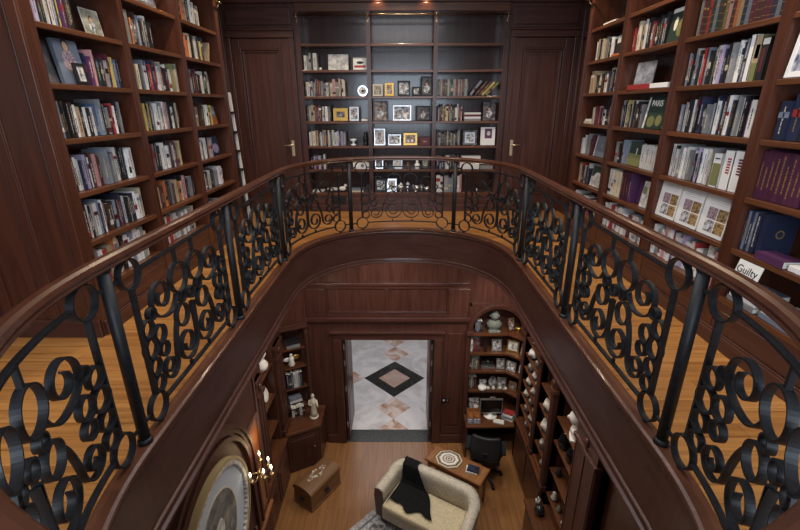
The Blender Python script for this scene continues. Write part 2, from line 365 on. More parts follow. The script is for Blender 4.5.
# foyer
m = MB(); m.box(DX0, DX1, 7.06, 7.42, LOWF - .05, LOWF + .004, 'granite'); struct('trim_11', m); wallbox('floor_niche', NX0, 2.9, 7.06, 7.4, LOWF - .1, LOWF, mat='oak_lower')
m = MB(); DIA, cx, cy = .76, -.20, 9.28
hd = DIA / 2
def tile(i, j):                                      # diamond tile of the rotated grid, lattice cell (i, j)
    ox, oy = cx + (i - j) * hd, cy + (i + j + 1) * hd
    return [(ox, oy - hd), (ox + hd, oy), (ox, oy + hd), (ox - hd, oy)], ox, oy
def clip(poly, x0, x1, y0, y1):
    for ax, v, sg in ((0, x0, 1), (0, x1, -1), (1, y0, 1), (1, y1, -1)):
        out = []
        for k in range(len(poly)):
            a, b = poly[k - 1], poly[k]; da, db = sg * (a[ax] - v), sg * (b[ax] - v)
            if (da < 0) != (db < 0):
                t = da / (da - db); out.append((a[0] + (b[0] - a[0]) * t, a[1] + (b[1] - a[1]) * t))
            if db >= 0: out.append(b)
        poly = out
        if not poly: return poly
    return poly
for i in range(-9, 9):
    for j in range(-9, 9):
        p, ox, oy = tile(i, j)
        if -1 <= i <= 0 and -1 <= j <= 0: continue
        g = .996; p = [(ox + (x - ox) * g, oy + (y - oy) * g) for x, y in p]
        p = clip(p, -3.2, 2.8, 7.42, 12.6)
        if len(p) > 2:
            rust = (i == j) or (i + j == -1 and i not in (0, -1)) or (i * 7 + j * 3) % 11 == 0
            m.face([(x, y, LOWF) for x, y in p], 'marble_rust' if rust else 'marble_white')
for r, mat, z in ((2 * hd * .99, 'marble_black', .0), (hd * 1.04, 'marble_pink', .0008)):
    m.face([(cx, cy - r, LOWF + z), (cx + r, cy, LOWF + z), (cx, cy + r, LOWF + z), (cx - r, cy, LOWF + z)], mat)
m.box(-3.2, 2.8, 7.42, 12.6, LOWF - .05, LOWF - .002, 'granite')
struct('floor_foyer', m)
wallbox('wall_foyer_left', -3.3, -3.2, 7.4, 12.6, LOWF, -1.6, mat='foyer_wall'); wallbox('wall_foyer_right', 2.8, 2.9, 7.4, 12.6, LOWF, -1.6, mat='foyer_wall')
wallbox('wall_foyer_back', -3.3, 2.9, 12.6, 12.7, LOWF, -1.6, mat='foyer_wall'); wallbox('ceiling_foyer', -3.3, 2.9, 7.4, 12.7, -1.6, -1.5, mat='foyer_wall')
for k, (x, s) in enumerate(((DX0, 1), (DX1, -1))):    # the two open leaves and their hinges
    m = MB(); m.box(*sorted((x + s * .02, x + s * .065)), 7.12, 7.98, LOWF + .015, DTOP - .02, 'wood_z')
    for z0, z1 in ((LOWF + .2, LOWF + .95), (LOWF + 1.15, DTOP - .18)): m.box(*sorted((x + s * .012, x + s * .073)), 7.26, 7.84, z0, z1, 'wood_z')
    d = m.build('door_%d' % (3 + k), bevel=.006); d['kind'] = 'structure'
    for z in (LOWF + .35, LOWF + 1.2, DTOP - .6, DTOP - .25):
        m = MB(); m.lathe([(.011, 0), (.013, .01), (.013, .1), (.011, .11)], 'silver', (x + s * .03, 7.10, z), 10); m.build('hinge', d, label='silver hinge')
# chimney breast on the left
wallbox('wall_chimney', -2.5, -1.90, .8, 4.68, LOWF, SLAB, mat='wood_matte')

# ------------------------------------------------------------------ balcony railing
OFF = .045; HB = .37; ZC = .497
rail = root('balcony_railing', 'black wrought-iron railing with scrolls and wooden handrail around the oval opening', 'railing', place(0, 0, 0))
m = MB()
prof = [(-.030, 0.950), (-.035, 0.957), (-.030, 0.965), (-.036, 0.980), (-.028, 0.996), (-.012, 1.003), (.012, 1.003), (.028, 0.996), (.036, 0.980), (.030, 0.965), (.035, 0.957), (.030, 0.950)]
m.sweep([(x + nx * OFF, y + ny * OFF, nx, ny) for x, y, nx, ny in PATH], prof, 'rail_wood', smooth=False)
m.build('handrail', rail, label='polished brown wooden handrail')
S = [s_of(.715, YF + 1.25), s_of(-.725, YF + 1.25), s_of(-A, YF), s_of(-A, (YF + YN) / 2), s_of(-A, YN), s_of(-.69, YN - 1.29), s_of(.69, YN - 1.29), s_of(A, YN), s_of(A, (YF + YN) / 2), s_of(A, YF)]
for s in S:
    x, y, nx, ny = at_s(s, OFF); m = MB()
    m.lathe([(.027, .05), (.027, .962)], 'iron', (x, y, 0), 14); m.lathe([(.036, .028), (.036, .046), (.030, .058)], 'iron', (x, y, 0), 14); m.lathe([(.031, .940), (.034, .950), (.034, .962)], 'iron', (x, y, 0), 14)
    m.build('post', rail)
def strip(mb, pts, s0, closed=False, w=.030, t=.0085, sc=1):
    n = len(pts); quad = []
    for i, (u, v) in enumerate(pts):
        a = pts[i - 1] if (i or closed) else pts[i]; b = pts[(i + 1) % n] if (i < n - 1 or closed) else pts[i]
        dx, dy = b[0] - a[0], b[1] - a[1]; l = math.hypot(dx, dy) or 1
        for q in (-t / 2, t / 2):
            uu, vv = u - dy / l * q, v + dx / l * q
            x, y, nx, ny = at_s(s0 - uu * sc, OFF)
            for e in (-w / 2, w / 2): quad.append((x + nx * e, y + ny * e, ZC + vv))
    fs = []
    for i in range(n if closed else n - 1):
        a, b = i * 4, ((i + 1) % n) * 4
        for p, q in ((0, 1), (1, 3), (3, 2), (2, 0)): fs.append((a + p, a + q, b + q, b + p))
    if not closed: fs += [(0, 2, 3, 1), (n * 4 - 4, n * 4 - 3, n * 4 - 1, n * 4 - 2)]
    mb.raw(quad, fs, 'iron')
def circ(u, v, r, n=34): return [(u + r * math.cos(2 * PI * k / n), v + r * math.sin(2 * PI * k / n)) for k in range(n)]
def spiral(u, v, r0, r1, a0, turns, n=56): return [(u + (r0 + (r1 - r0) * (k / n) ** .8) * math.cos(a0 + turns * 2 * PI * k / n), v + (r0 + (r1 - r0) * (k / n) ** .8) * math.sin(a0 + turns * 2 * PI * k / n)) for k in range(n + 1)]
def arc(p0, p1, p2, n=10):       # quadratic curve
    return [((1 - t) ** 2 * p0[0] + 2 * t * (1 - t) * p1[0] + t * t * p2[0], (1 - t) ** 2 * p0[1] + 2 * t * (1 - t) * p1[1] + t * t * p2[1]) for t in [k / n for k in range(n)]]
SCROLLS = [arc((.012, .0), (.002, -.08), (.006, -.215)) + spiral(.128, -.215, .122, .038, PI, 1.55),
           arc((.20, -.035), (.245, -.10), (.262, -.235)) + spiral(.345, -.240, .083, .028, PI, 1.45),
           arc((.155, .115), (.20, .02), (.305, .045)) + spiral(.305, .162, .117, .034, -PI / 2, 1.40)]
RINGS = [(.105, .195, .088), (.105, .074, .030), (.135, -.028, .066), (.478, .055, .047), (.478, -.052, .055), (.478, -.160, .046), (.385, -.020, .050), (.372, -.115, .040), (.474, -.262, .045), (.42, .115, .030)]
ENDS = [(1, HB), (1, -HB)]
def panel(sa, sb, fine):
    L = (sb - sa) % PER; sc0 = sa + L / 2; half = L / 2 - .156; k = half / .525; m = MB()
    for v in (HB, -HB):
        n = 26; strip(m, [(-half + .075 + (2 * half - .15) * i / n, v) for i in range(n + 1)], sc0, w=.026, t=.011)
    for sg in (-1, 1):
        strip(m, [(sg * half, HB - .075), (sg * half, -HB + .075)], sc0, w=.030, t=.012)
        strip(m, [(sg * half, HB + .075), (sg * half, HB + .10)], sc0, w=.018, t=.014); strip(m, [(sg * half, -HB - .075), (sg * half, -HB - .10)], sc0, w=.018, t=.014)
        strip(m, [(sg * .105 * k, HB), (sg * .105 * k, .283)], sc0, w=.018, t=.016); strip(m, [(sg * .128 * k, -HB), (sg * .128 * k, -.337)], sc0, w=.018, t=.016)
        for v in (HB, -HB): strip(m, [(sg * (half + .075), v), (sg * (half + .130), v)], sc0, w=.014, t=.014)
    p = m.build('scroll_panel', rail); far = MB()
    for sg in (-1, 1):
        for v in (HB, -HB):
            q = MB() if fine else far; strip(q, circ(sg * half, v, .075), sc0, True)
            if fine: q.build('ring', p)
        for u, v, r in RINGS:
            q = MB() if fine else far; strip(q, circ(sg * u * k, v, r), sc0, True)
            if fine: q.build('ring', p)
        for pts in SCROLLS:
            q = MB() if fine else far; strip(q, [(sg * u * k, v) for u, v in pts], sc0)
            if fine: q.build('scroll', p)
    q = MB() if fine else far; strip(q, circ(0, .06, .036), sc0, True); 
    if fine: q.build('ring', p)
    else:
        o = far.build('scrollwork', p); o['kind'] = 'stuff'
for i in range(10):
    panel(S[i], S[(i + 1) % 10], i in (3, 4, 6, 7)) 
# ------------------------------------------------------------------ upper bookcases
HS = [2.445, 2.10, 1.75, 1.405, 1.045, .70, .35]
HBK = [2.47, 2.12, 1.757, 1.40, 1.033, .67, .30]
WALLM = {'L': place(-2.22, 0, 0, PI / 2), 'R': place(2.22, 0, 0, -PI / 2), 'B': place(0, 6.98, 0)}
BAYS = {'L': [(2.95, 3.83), (3.91, 4.80), (4.89, 5.80)], 'R': [(-5.71, -4.90), (-4.81, -3.89), (-3.80, -2.89), (-2.80, -1.80)], 'B': [(-1.47, -.52), (-.46, .46), (.52, 1.47)]}
STILES = {'L': [(2.87, 2.95), (3.83, 3.91), (4.80, 4.89), (5.80, 5.91)], 'R': [(-5.81, -5.71), (-4.90, -4.81), (-3.89, -3.80), (-2.89, -2.80), (-1.80, -1.72)], 'B': [(-1.53, -1.47), (-.52, -.46), (.46, .52), (1.47, 1.53)]}
BCNAME = {'L': 'left', 'R': 'right', 'B': 'back'}
def bookcase(w, label, heights, top, depth=.34):
    M = WALLM[w]; r = root('bookcase', label, 'bookcase', M); gx, gz = ('shelf_x', 'wood_z' if w == 'B' else 'wood_up')
    for a, b in STILES[w]:
        m = MB(); m.box(a, b, 0, depth, 0, top, gz); c = (a + b) / 2; wd = b - a
        if wd > .2:
            for k in range(4): q = a + .02 + k * (wd - .04) / 3; m.lathe([(.009, .34), (.009, top)], gz, (q, 0, 0), 8)
        else:
            for q in (a + .014, b - .014): m.box(q - .006, q + .006, -.008, 0, .34, top, gz)
        m.build('upright', r, None)
    for x0, x1 in BAYS[w]:
        for h in heights:
            m = MB(); m.box(x0, x1, .012, depth - .01, h - .026, h, gx); m.box(x0, x1, .0, .02, h - .034, h + .002, gx); m.build('shelf', r, None, bevel=.005)
        m = MB(); m.box(x0, x1, depth - .012, depth, .1, top, 'wood_back' if w == 'B' else gz); m.build('back_panel', r)
        m = MB(); m.box(x0, x1, .004, .03, .02, heights[-1] - .03, 'wood_x'); m.box(x0 + .06, x1 - .06, -.004, .01, .12, heights[-1] - .09, 'wood_x'); m.build('base_panel', r, None, bevel=.006)
    a, b = STILES[w][0][0], STILES[w][-1][1]
    m = MB(); m.box(a, b, -.02, .06, 0, .10, 'wood_x'); m.box(a, b, -.012, .02, .10, .115, 'wood_x'); m.build('plinth', r, None, bevel=.004)
    m = MB(); m.box(a, b, -.02, depth, top, top + .05, gx) if w != 'B' else m.box(a, b, -.004, depth, top, 2.99, gx); m.box(a, b, -.06, depth, top + .05, top + .10, gx) if w != 'B' else None; (m.box(a, b, 0, depth, top + .10, CEIL - .01, gx) if w != 'B' else None); m.build('cornice', r, None, bevel=.008)
    return r
bl = bookcase('L', 'tall built-in wooden bookcase full of books along the left wall', HS, 2.86)
m = MB()                                             # the end of the left case, facing the camera
PY = -.08; MT = Matrix.Translation((PY, 0, 0)); m.box(2.93, 2.95, -.0, .69, 0, 3.3, 'wood_up'); m.box(2.912, 2.93, .0, .07, 0, 3.3, 'wood_up'); m.box(2.912, 2.93, .30, .36, 0, 3.3, 'wood_up'); m.box(2.912, 2.93, .62, .69, 0, 3.3, 'wood_up'); m.box(2.905, 2.93, 0, .69, 0, .14, 'wood_y')
for q in (.075, .29, .365): m.box(2.918, 2.93, q, q + .012, .14, 3.3, 'wood_z')
m.box(2.95, 3.12, .345, .69, 0, 3.3, 'wood_z'); m.v = [(x + PY, y, z) for x, y, z in m.v]; m.build('end_panel', bl, None, bevel=.005)
br = bookcase('R', 'tall built-in wooden bookcase full of books along the right wall', HS, 2.86)
bb = bookcase('B', 'three-bay wooden bookcase with framed photos at the far end of the gallery', HBK, 2.88)
for w, x0, x1, z, lab in (('B', -1.53, 1.53, 2.83, 'thin brass ladder rail across the top of the back bookcase'), ('L', 2.87, 5.91, 2.77, 'thin brass ladder rail along the top of the left bookcase'), ('R', -5.81, -1.74, 2.77, 'thin brass ladder rail along the top of the right bookcase')):
    t = root('ladder_rail', lab, 'rail', WALLM[w]); m = MB(); m.tube([(x0, -.06, z), (x1, -.06, z)], .010, 'brass', 8); m.build('rod', t)
    for a, b in STILES[w]:
        c = (a + b) / 2; m = MB(); m.tube([(c, -.06, z), (c, -.035, z - .05), (c, -.012, z - .06)], .007, 'brass', 6); m.box(c - .009, c + .009, -.014, -.008, z - .085, z - .035, 'brass'); m.ball((c, -.06, z), .014, 'brass', n=8); m.build('bracket', t)

# ------------------------------------------------------------------ books
ORD = 'zeroth first second third fourth fifth sixth seventh eighth ninth tenth eleventh twelfth thirteenth fourteenth fifteenth sixteenth seventeenth eighteenth nineteenth twentieth twenty-first twenty-second twenty-third twenty-fourth twenty-fifth twenty-sixth twenty-seventh twenty-eighth'.split()
BAYNAME = {'L': ['nearest', 'middle', 'farthest'], 'R': ['farthest', 'third', 'second', 'nearest'], 'B': ['left', 'middle', 'right']}
ROWS = [  # wall, bay, shelf index, row down, spines left to right, start, end, height, thick set?
 ('L', 0, 1, 1, 'mnplegwwskypdkk', .02, .50, .25), ('L', 0, 2, 2, 'npickemgmtybs', .53, .97, .235), ('L', 0, 3, 3, 'wskdkwtnkwwbsgkgkrwkg', .02, .84, .245),
 ('L', 0, 4, 4, 'idkwwlwimdgsgwwkknwww', .02, .88, .25), ('L', 0, 5, 5, 'dwwgwswikdkskrmwwknwwc', .02, .90, .255), ('L', 0, 6, 6, 'gwwrtoctkwwswwwgc', .04, .86, .275),
 ('L', 1, 0, 1, 'wtkrckw', .02, .40, .24), ('L', 1, 1, 2, 'ooggkokdsgw', .02, .54, .25), ('L', 1, 2, 3, 'dmmcksswwskrmrwcmkwgwvcg', .02, .94, .25), ('L', 1, 3, 4, 'ycykkykswswgkwigkwwkc', .04, .84, .24),
 ('L', 1, 4, 5, 'kkwrmkkwvkwswpvt', .02, .72, .25), ('L', 1, 5, 6, 'nktmodndtockimkgnk', .02, .93, .24), ('L', 1, 6, 7, 'mwrwiwwgwswgc', .06, .82, .255),
 ('L', 2, 0, 1, 'kgkogtcwkwwsc', .03, .66, .25), ('L', 2, 1, 2, 'sgowckrwcynk', .03, .66, .235), ('L', 2, 2, 3, 'gecskmmwwews', .03, .74, .235), ('L', 2, 3, 4, 'tcktddkwwcvy', .03, .64, .23),
 ('L', 2, 4, 5, 'dwwgwstlg', .04, .52, .23), ('L', 2, 5, 6, 'kwkwkngwlgwl', .04, .76, .22), ('L', 2, 6, 7, 'wgwkgwt', .08, .6, .2),
 ('R', 0, 1, 2, 'kwktkgctcwkw', .08, .66, .22), ('R', 0, 2, 3, 'tcttkkcdcwckwnk', .02, .97, .23), ('R', 0, 3, 4, 'cmimkwkkir', .30, .97, .20), ('R', 0, 4, 5, 'wwsdm', .04, .42, .23), ('R', 0, 5, 6, 'vtrkckgw', .03, .44, .24), ('R', 0, 6, 7, 'wkmgwkrwwsw', .04, .95, .22),
 ('R', 1, 1, 2, 'rmcctwkrgmkwsk', .03, .66, .25), ('R', 1, 3, 4, 'wgkwycgkwdkmdg', .04, .47, .24), ('R', 1, 4, 5, 'gkmss', .06, .32, .23), ('R', 1, 5, 6, 'wwcc', .03, .32, .27), ('R', 1, 6, 7, 'wnwwrwgwwiwwmwwwsww', .03, .97, .26),
 ('R', 2, 1, 1, 'gmdresedvidotnsmmdmmnsnk', .05, .99, .26), ('R', 2, 2, 2, 'skgwskwrsgwlnpkgwwwgs', .02, .70, .255), ('R', 2, 3, 3, 'sgwkwmmkgswwwnkgwpwwgwwrwmgm', .03, .96, .255), ('R', 2, 4, 4, 'wkwwgwgwswlkwwgwc', .04, .62, .26),
 ('R', 2, 6, 6, 'wgwwiwwmwwlwwrwgwwiww', .02, .98, .275),
 ('R', 3, 3, 2, 'nnktdsnnnsnn', .02, .92, .27), ('R', 3, 4, 3, 'aaaaaaaaa', .005, .345, .30), ('R', 3, 5, 4, 'nsnsn', .005, .13, .265),
 ('B', 0, 1, 1, 'wgkw', .02, .22, .24), ('B', 0, 2, 2, 'kwkwskmmgsccitwc', .01, .64, .235), ('B', 0, 3, 3, 'egttmimwwws', .01, .40, .235), ('B', 0, 4, 4, 'wctdkwstcggwwwllg', .02, .62, .235), ('B', 0, 5, 5, 'knlmlkw', .02, .26, .22),
 ('B', 2, 2, 2, 'gegmegeegmgmgmege', .01, .50, .235), ('B', 2, 3, 3, 'kcmkyyctwkkkwwkmi', .02, .42, .235), ('B', 2, 4, 4, 'nkgnkntkgkntkgnkg', .02, .40, .22), ('B', 2, 5, 5, 'nsnbwknem', .02, .40, .20), ('B', 2, 6, 6, 'wwgsswi', .03, .46, .27),
]
BOOKS = []
for (w, bay, hi, rowd, s, f0, f1, h) in ROWS:
    fine = s[0] == 'a' or (w, bay, hi) in (('R', 2, 1), ('B', 2, 2), ('R', 3, 5), ('R', 1, 5), ('R', 3, 3))
    if not fine and hi < 6: s = ''.join(c + (R.choice('kkndkg') if R.random() < (.26 if c not in 'knd' else .08) else '') for c in s)[:28]
    x0, x1 = BAYS[w][bay]; W = x1 - x0; z = (HBK if w == 'B' else HS)[hi]; n = len(s)
    ws = [R.uniform(.45, 1.5) * (.8 if c in 'knd' else 1) for c in s]
    if s == 'aaaaaaaaa' or rowd == 1 and (w, bay) == ('R', 2): ws = [R.uniform(.95, 1.05) for _ in s]
    k = (f1 - f0) * W / sum(ws); x = x0 + f0 * W; same = s[0] == 'a' or (w, bay, hi) in (('R', 2, 1), ('B', 2, 2), ('R', 3, 5), ('R', 1, 5))
    for i, (c, q) in enumerate(zip(s, ws)):
        t = q * k; hh = h * (R.uniform(.97, 1.01) if same else R.uniform(.80, 1.06)); dep = R.uniform(.15, .2) if not same else .19
        if h > .27: hh = min(hh, .30)
        BOOKS.append(dict(w=w, c=c, x=x + t / 2, y=.045 + (0 if same else R.uniform(0, .03)), z=z + .0035, t=t * .96, h=hh, d=dep, var=3 if (w, bay, hi) == ('R', 2, 1) else R.randrange(3), plain=(w, bay, hi) == ('R', 3, 5), leather=(w, bay, hi) == ('R', 2, 1), rowd=rowd, bay=bay, i=i + 1, lean=0, seed=R.random()))
        x += t
for (x, c, ln, i) in ((.57, 's', 38, 18), (.65, 'd', 41, 19), (.705, 'd', 43, 20), (.755, 'y', 45, 21), (.81, 'v', 47, 22)):     # leaning ones, back right bay
    x0, x1 = BAYS['B'][2]; BOOKS.append(dict(w='B', c=c, x=x0 + (x1 - x0) * (x - .03), y=.05, z=HBK[2] + .018, t=.032, h=.25, d=.17, var=0, leather=False, rowd=2, bay=2, i=i, lean=ln, seed=.3))
def book_cover(m, b, M=None):
    t, h, d = b['t'] / 2, b['h'], b['d']; cv = bookmat(b['c'], b['var']); tk = min(.0025, t * .3)
    m.box(-t, t, 0, tk, 0, h, cv, M); m.box(-t, -t + tk, tk, d, 0, h, cv, M); m.box(t - tk, t, tk, d, 0, h, cv, M)
    rr = random.Random(b['seed']); y = -.0006
    def q(x0, x1, z0, z1, mat):
        p = [Vector(v) for v in ((x0, y, z0), (x1, y, z0), (x1, y, z1), (x0, y, z1))]; m.face([M @ v for v in p] if M else p, mat)
    dark = b['c'] in 'kndmpaergsbv'
    if b['leather']:
        j = rr.uniform(-.03, .03)
        for k in range(4): q(-t * .8, t * .9, h * (.10 + j + .18 * k), h * (.10 + j + .18 * k) + .0025, 'ink_gold')
        q(-t * .6, t * .6, h * (.64 + j), h * (.70 + j), rr.choice(('ink_gold', bookmat('m'), bookmat('k'))))
    else:
        ink = ('ink_gold' if b['c'] in 'ma' or rr.random() < .25 else 'ink_light') if dark else (rr.choice(('ink', 'ink_soft', 'ink_soft')) if rr.random() < .7 else bookmat(rr.choice('mrnbek')))
        if rr.random() < .45 and b['c'] != 'a' and not b.get('plain'): z0 = rr.uniform(.05, .75); q(-t, t, h * z0, h * (z0 + rr.uniform(.08, .22)), bookmat(rr.choice('wknrmsgc')))
        z = h * rr.uniform(.12, .3); ze = h * rr.uniform(.6, .92); hw = min(.0055, t * rr.uniform(.2, .42))
        while z < ze:
            l = rr.uniform(.008, .03); q(-hw, hw * rr.uniform(.3, 1), z, z + l, ink); z += l + rr.uniform(.002, .006)
def book_pages(m, b, M=None):
    t, h, d = b['t'] / 2, b['h'], b['d']; tk = min(.0025, t * .3); m.box(-t + tk, t - tk, tk, d - .004, .003, h - .004, 'paper', M)
def book_M(b): return WALLM[b['w']] @ Matrix.Translation((b['x'], b['y'], b['z'])) @ Matrix.Rotation(math.radians(b['lean']), 4, 'Y')
def area(b):
    M = book_M(b); p = [px(M @ Vector(v)) for v in ((-b['t'] / 2, 0, 0), (b['t'] / 2, 0, 0), (b['t'] / 2, 0, b['h']), (-b['t'] / 2, 0, b['h']))]
    if not all(-5 < x < 805 and y > -60 for x, y in p) or all(y < 0 for x, y in p): return 0
    return abs(sum(p[k - 1][0] * p[k][1] - p[k][0] * p[k - 1][1] for k in range(4))) / 2 * (.45 if b['rowd'] >= 6 else 1)
BOOKS.sort(key=lambda b: -area(b))
NIND = 268
rest = MB()
for k, b in enumerate(BOOKS):
    M = book_M(b)
    if k < NIND and area(b) > 0:
        m = MB(); book_cover(m, b); g = 'books upright in the %s bay of the %s bookcase, row %s' % (BAYNAME[b['w']][b['bay']], BCNAME[b['w']], ORD[b['rowd']])
        o = m.build('book', None, M, fixn=False)
        kind = 'leather-bound book' if b['leather'] else 'book'
        tag(o, '%s %s, %s from left, %s row down, %s bay of %s bookcase' % (BOOKN[b['c']], kind, ORD[b['i']], ORD[b['rowd']], BAYNAME[b['w']][b['bay']], BCNAME[b['w']]), 'book', g)
        m = MB(); book_pages(m, b); p = m.build('page_block', None, fixn=False); p.parent = o
    elif area(b) > 0 or b['w'] != 'B': book_cover(rest, b, M); book_pages(rest, b, M)
o = rest.build('books', fixn=False); tag(o, 'the smaller and farther books standing on the gallery shelves', 'books', kind='stuff')

# ------------------------------------------------------------------ objects shown on the upper shelves
def at(w, bay, f, hi, y=.08, rz=0, tilt=0, z=None):
    x0, x1 = BAYS[w][bay]; H = HBK if w == 'B' else HS
    return WALLM[w] @ Matrix.Translation((x0 + f * (x1 - x0), y, (H[hi] if z is None else z) + .0035 + .03 * math.sin(math.radians(tilt)))) @ Matrix.Rotation(rz, 4, 'Z') @ Matrix.Rotation(math.radians(-tilt), 4, 'X')
def ell(m, cx, cz, rx, rz, y, mat, n=18):
    m.face([(cx + rx * math.cos(2 * PI * k / n), y, cz + rz * math.sin(2 * PI * k / n)) for k in range(n)], mat)
def person(m, cx, z0, s, y, body, head='skin'):       # a blurred sitter in a photograph
    ell(m, cx, z0 + s * .30, s * .27, s * .34, y - .0006, body); ell(m, cx, z0 + s * .74, s * .145, s * .19, y - .0012, 'hair'); ell(m, cx, z0 + s * .70, s * .105, s * .145, y - .0018, head)
PHOTOS = 'photos standing on the gallery shelves'
def frame(M, w, h, fm, pic, label, bw=.018, fig=1, mat=None, group=PHOTOS, oval=False, d=.016, cat='picture frame', name='picture_frame'):
    t = root(name, label, cat, M, group); m = MB()
    if oval:
        n = 28; vs = []; 
        for k in range(n):
            a = 2 * PI * k / n
            for r, y in ((1, 0), (1, d), (.8, d), (.8, 0)): vs.append((w / 2 * r * math.cos(a), y, h / 2 + h / 2 * r * math.sin(a)))
        m.raw(vs, [(i * 4 + j, i * 4 + (j + 1) % 4, ((i + 1) % n) * 4 + (j + 1) % 4, ((i + 1) % n) * 4 + j) for i in range(n) for j in range(4)], fm)
    else:
        m.box(-w / 2, w / 2, 0, d, 0, bw, fm); m.box(-w / 2, w / 2, 0, d, h - bw, h, fm); m.box(-w / 2, -w / 2 + bw, 0, d, bw, h - bw, fm); m.box(w / 2 - bw, w / 2, 0, d, bw, h - bw, fm)
        m.box(-w / 2 + .002, w / 2 - .002, d - .003, d, .002, h - .002, 'black')
    m.build('frame', t, bevel=.002)
    m = MB(); y = d * .3; iw, ih = w / 2 - bw, h - 2 * bw
    if oval: ell(m, 0, h / 2, w / 2 * .82, h / 2 * .82, y, pic)
    else:
        if mat: m.face([(-iw, y, bw), (iw, y, bw), (iw, y, h - bw), (-iw, y, h - bw)], mat); q = min(iw, ih) * .3; y -= .0006
        else: q = 0
        m.face([(-iw + q, y, bw + q), (iw - q, y, bw + q), (iw - q, y, h - bw - q), (-iw + q, y, h - bw - q)], pic)
    ps = {1: (0,), 2: (-.4, .4), 3: (-.5, 0, .5), 0: ()}[fig]
    for k, p in enumerate(ps): person(m, p * iw, bw + ih * .12, ih * (.72 if fig < 2 else .6), y, ('photo_bw', 'white', 'photo_dark')[k % 3])
    m.build('photo', t, fixn=False)
    return t
def facing(M, w, h, cover, label, d=.028, name='book', cat='book', group=None, deco=None):
    b = MB(); cv = MATS[cover] if cover in MATS else bookmat(cover); b.box(-w / 2, w / 2, 0, .003, 0, h, cv); b.box(-w / 2, w / 2, d - .003, d, 0, h, cv); b.box(-w / 2, -w / 2 + .003, .003, d - .003, 0, h, cv)
    if deco: deco(b, w, h)
    o = b.build(name, None, M, fixn=False); tag(o, label, cat, group)
    b = MB(); b.box(-w / 2 + .003, w / 2 - .003, .003, d - .003, .004, h - .004, 'paper'); p = b.build('page_block', None, fixn=False); p.parent = o; return o
def fq(m, x0, x1, z0, z1, mat, y=-.0008): m.face([(x0, y, z0), (x1, y, z0), (x1, y, z1), (x0, y, z1)], mat)
def flatbook(M, w, d, h, c, label, group=None):       # lying flat: spine to the front
    b = MB(); cv = bookmat(c); b.box(-w / 2, w / 2, 0, d, 0, .003, cv); b.box(-w / 2, w / 2, 0, d, h - .003, h, cv); b.box(-w / 2, w / 2, 0, .003, .003, h - .003, cv)
    o = b.build('book', None, M, fixn=False); tag(o, label, 'book', group); b = MB(); b.box(-w / 2 + .004, w / 2 - .004, .003, d - .004, .003, h - .003, 'paper'); p = b.build('page_block', None, fixn=False); p.parent = o; return o
# left bookcase
frame(at('L', 0, .80, 1, .09, -.05, 8), .19, .185, 'photo_pale', 'photo_green', 'unframed landscape picture leaning beside the top row of the nearest left bay', bw=.004, fig=1, d=.006)
facing(at('L', 0, .145, 2, .10, .10, 8), .235, .27, 'photo_grey', 'large grey art book facing out at the left end of the nearest left bay')
def dec(m, w, h):
    person(m, -.005, h * .30, h * .78, -.001, 'photo_pink')
facing(at('L', 0, .375, 2, .055, -.06, 7), .215, .285, bookmat('s', 1).name, 'blue-grey book facing out with a portrait on its cover', deco=dec)
frame(at('L', 0, .40, 2, .018, 0, 6), .115, .14, 'black', 'photo_pale', 'small black picture frame standing before the blue-grey portrait book', bw=.022, fig=1)
def dec(m, w, h): fq(m, -w * .4, w * .4, h * .2, h * .8, 'photo_navy')
facing(at('L', 1, .66, 0, .10, 0, 10), .36, .26, 'photo_grey', 'wide grey picture book facing out on the top row of the middle left bay', deco=dec)
BOOKT = 'small books leaning or facing out in the farthest left bay'
o = MB(); o.box(-.012, .012, 0, .15, 0, .22, bookmat('t')); tag(o.build('book', None, at('L', 2, .80, 1, .06, z=HS[1] + .004) @ Matrix.Rotation(.30, 4, 'Y')), 'thin tan book leaning by itself in the farthest left bay', 'book')
def dec(m, w, h): fq(m, -w / 2, w / 2, 0, h * .42, bookmat('o')); fq(m, -w * .4, w * .4, h * .55, h * .9, 'photo_navy')
facing(at('L', 2, .80, 3, .10, 0, 9), .22, .21, bookmat('s', 0).name, 'blue and orange book facing out in the farthest left bay', deco=dec)
def dec(m, w, h): ell(m, w * .05, h * .35, w * .34, h * .26, -.001, bookmat('l'))
facing(at('L', 2, .74, 4, .10, 0, 9), .26, .22, bookmat('n', 0).name, 'dark navy book facing out with a pale arch on its cover', deco=dec)
# right bookcase
flatbook(at('R', 0, .45, 0, .04), .30, .2, .026, 'w', 'white book lying flat alone on the top shelf of the farthest right bay')
def dec(m, w, h): fq(m, -w / 2, w / 2, 0, h * .58, 'ink')
facing(at('R', 0, .83, 1, .06, 0, 6, z=HS[1] + .026), .22, .175, bookmat('w', 1).name, 'black and white book facing out, standing on the orange book', deco=dec)
flatbook(at('R', 0, .83, 1, .03), .24, .2, .024, 'o', 'orange book lying flat under the black and white book')
for k, c in enumerate('cw'): flatbook(at('R', 0, .16, 3, .04 + .01 * k, .05 * k, z=HS[3] + k * .027), .20 - .03 * k, .16, .025, c, ('cream book lying flat beneath the white one, farthest right bay', 'white book lying flat on the cream one, farthest right bay')[k])
def dec(m, w, h): fq(m, -w / 2, -w / 2 + .02, 0, h, bookmat('w')); fq(m, .0, .012, h * .4, h * .62, 'ink_light')
facing(at('R', 0, .68, 4, .06, 0, 8), .33, .235, bookmat('s', 1).name, 'large slate book facing out with a thin white mark, farthest right bay', deco=dec)
def dec(m, w, h): fq(m, -w * .48, w * .48, h * .45, h * .95, bookmat('e', 2)); ell(m, 0, h * .4, w * .3, h * .28, -.0014, 'photo_pale')
facing(at('R', 0, .70, 5, .06, 0, 8), .34, .25, 'photo_pale', 'pale book facing out with a green leafy cover, farthest right bay', deco=dec)
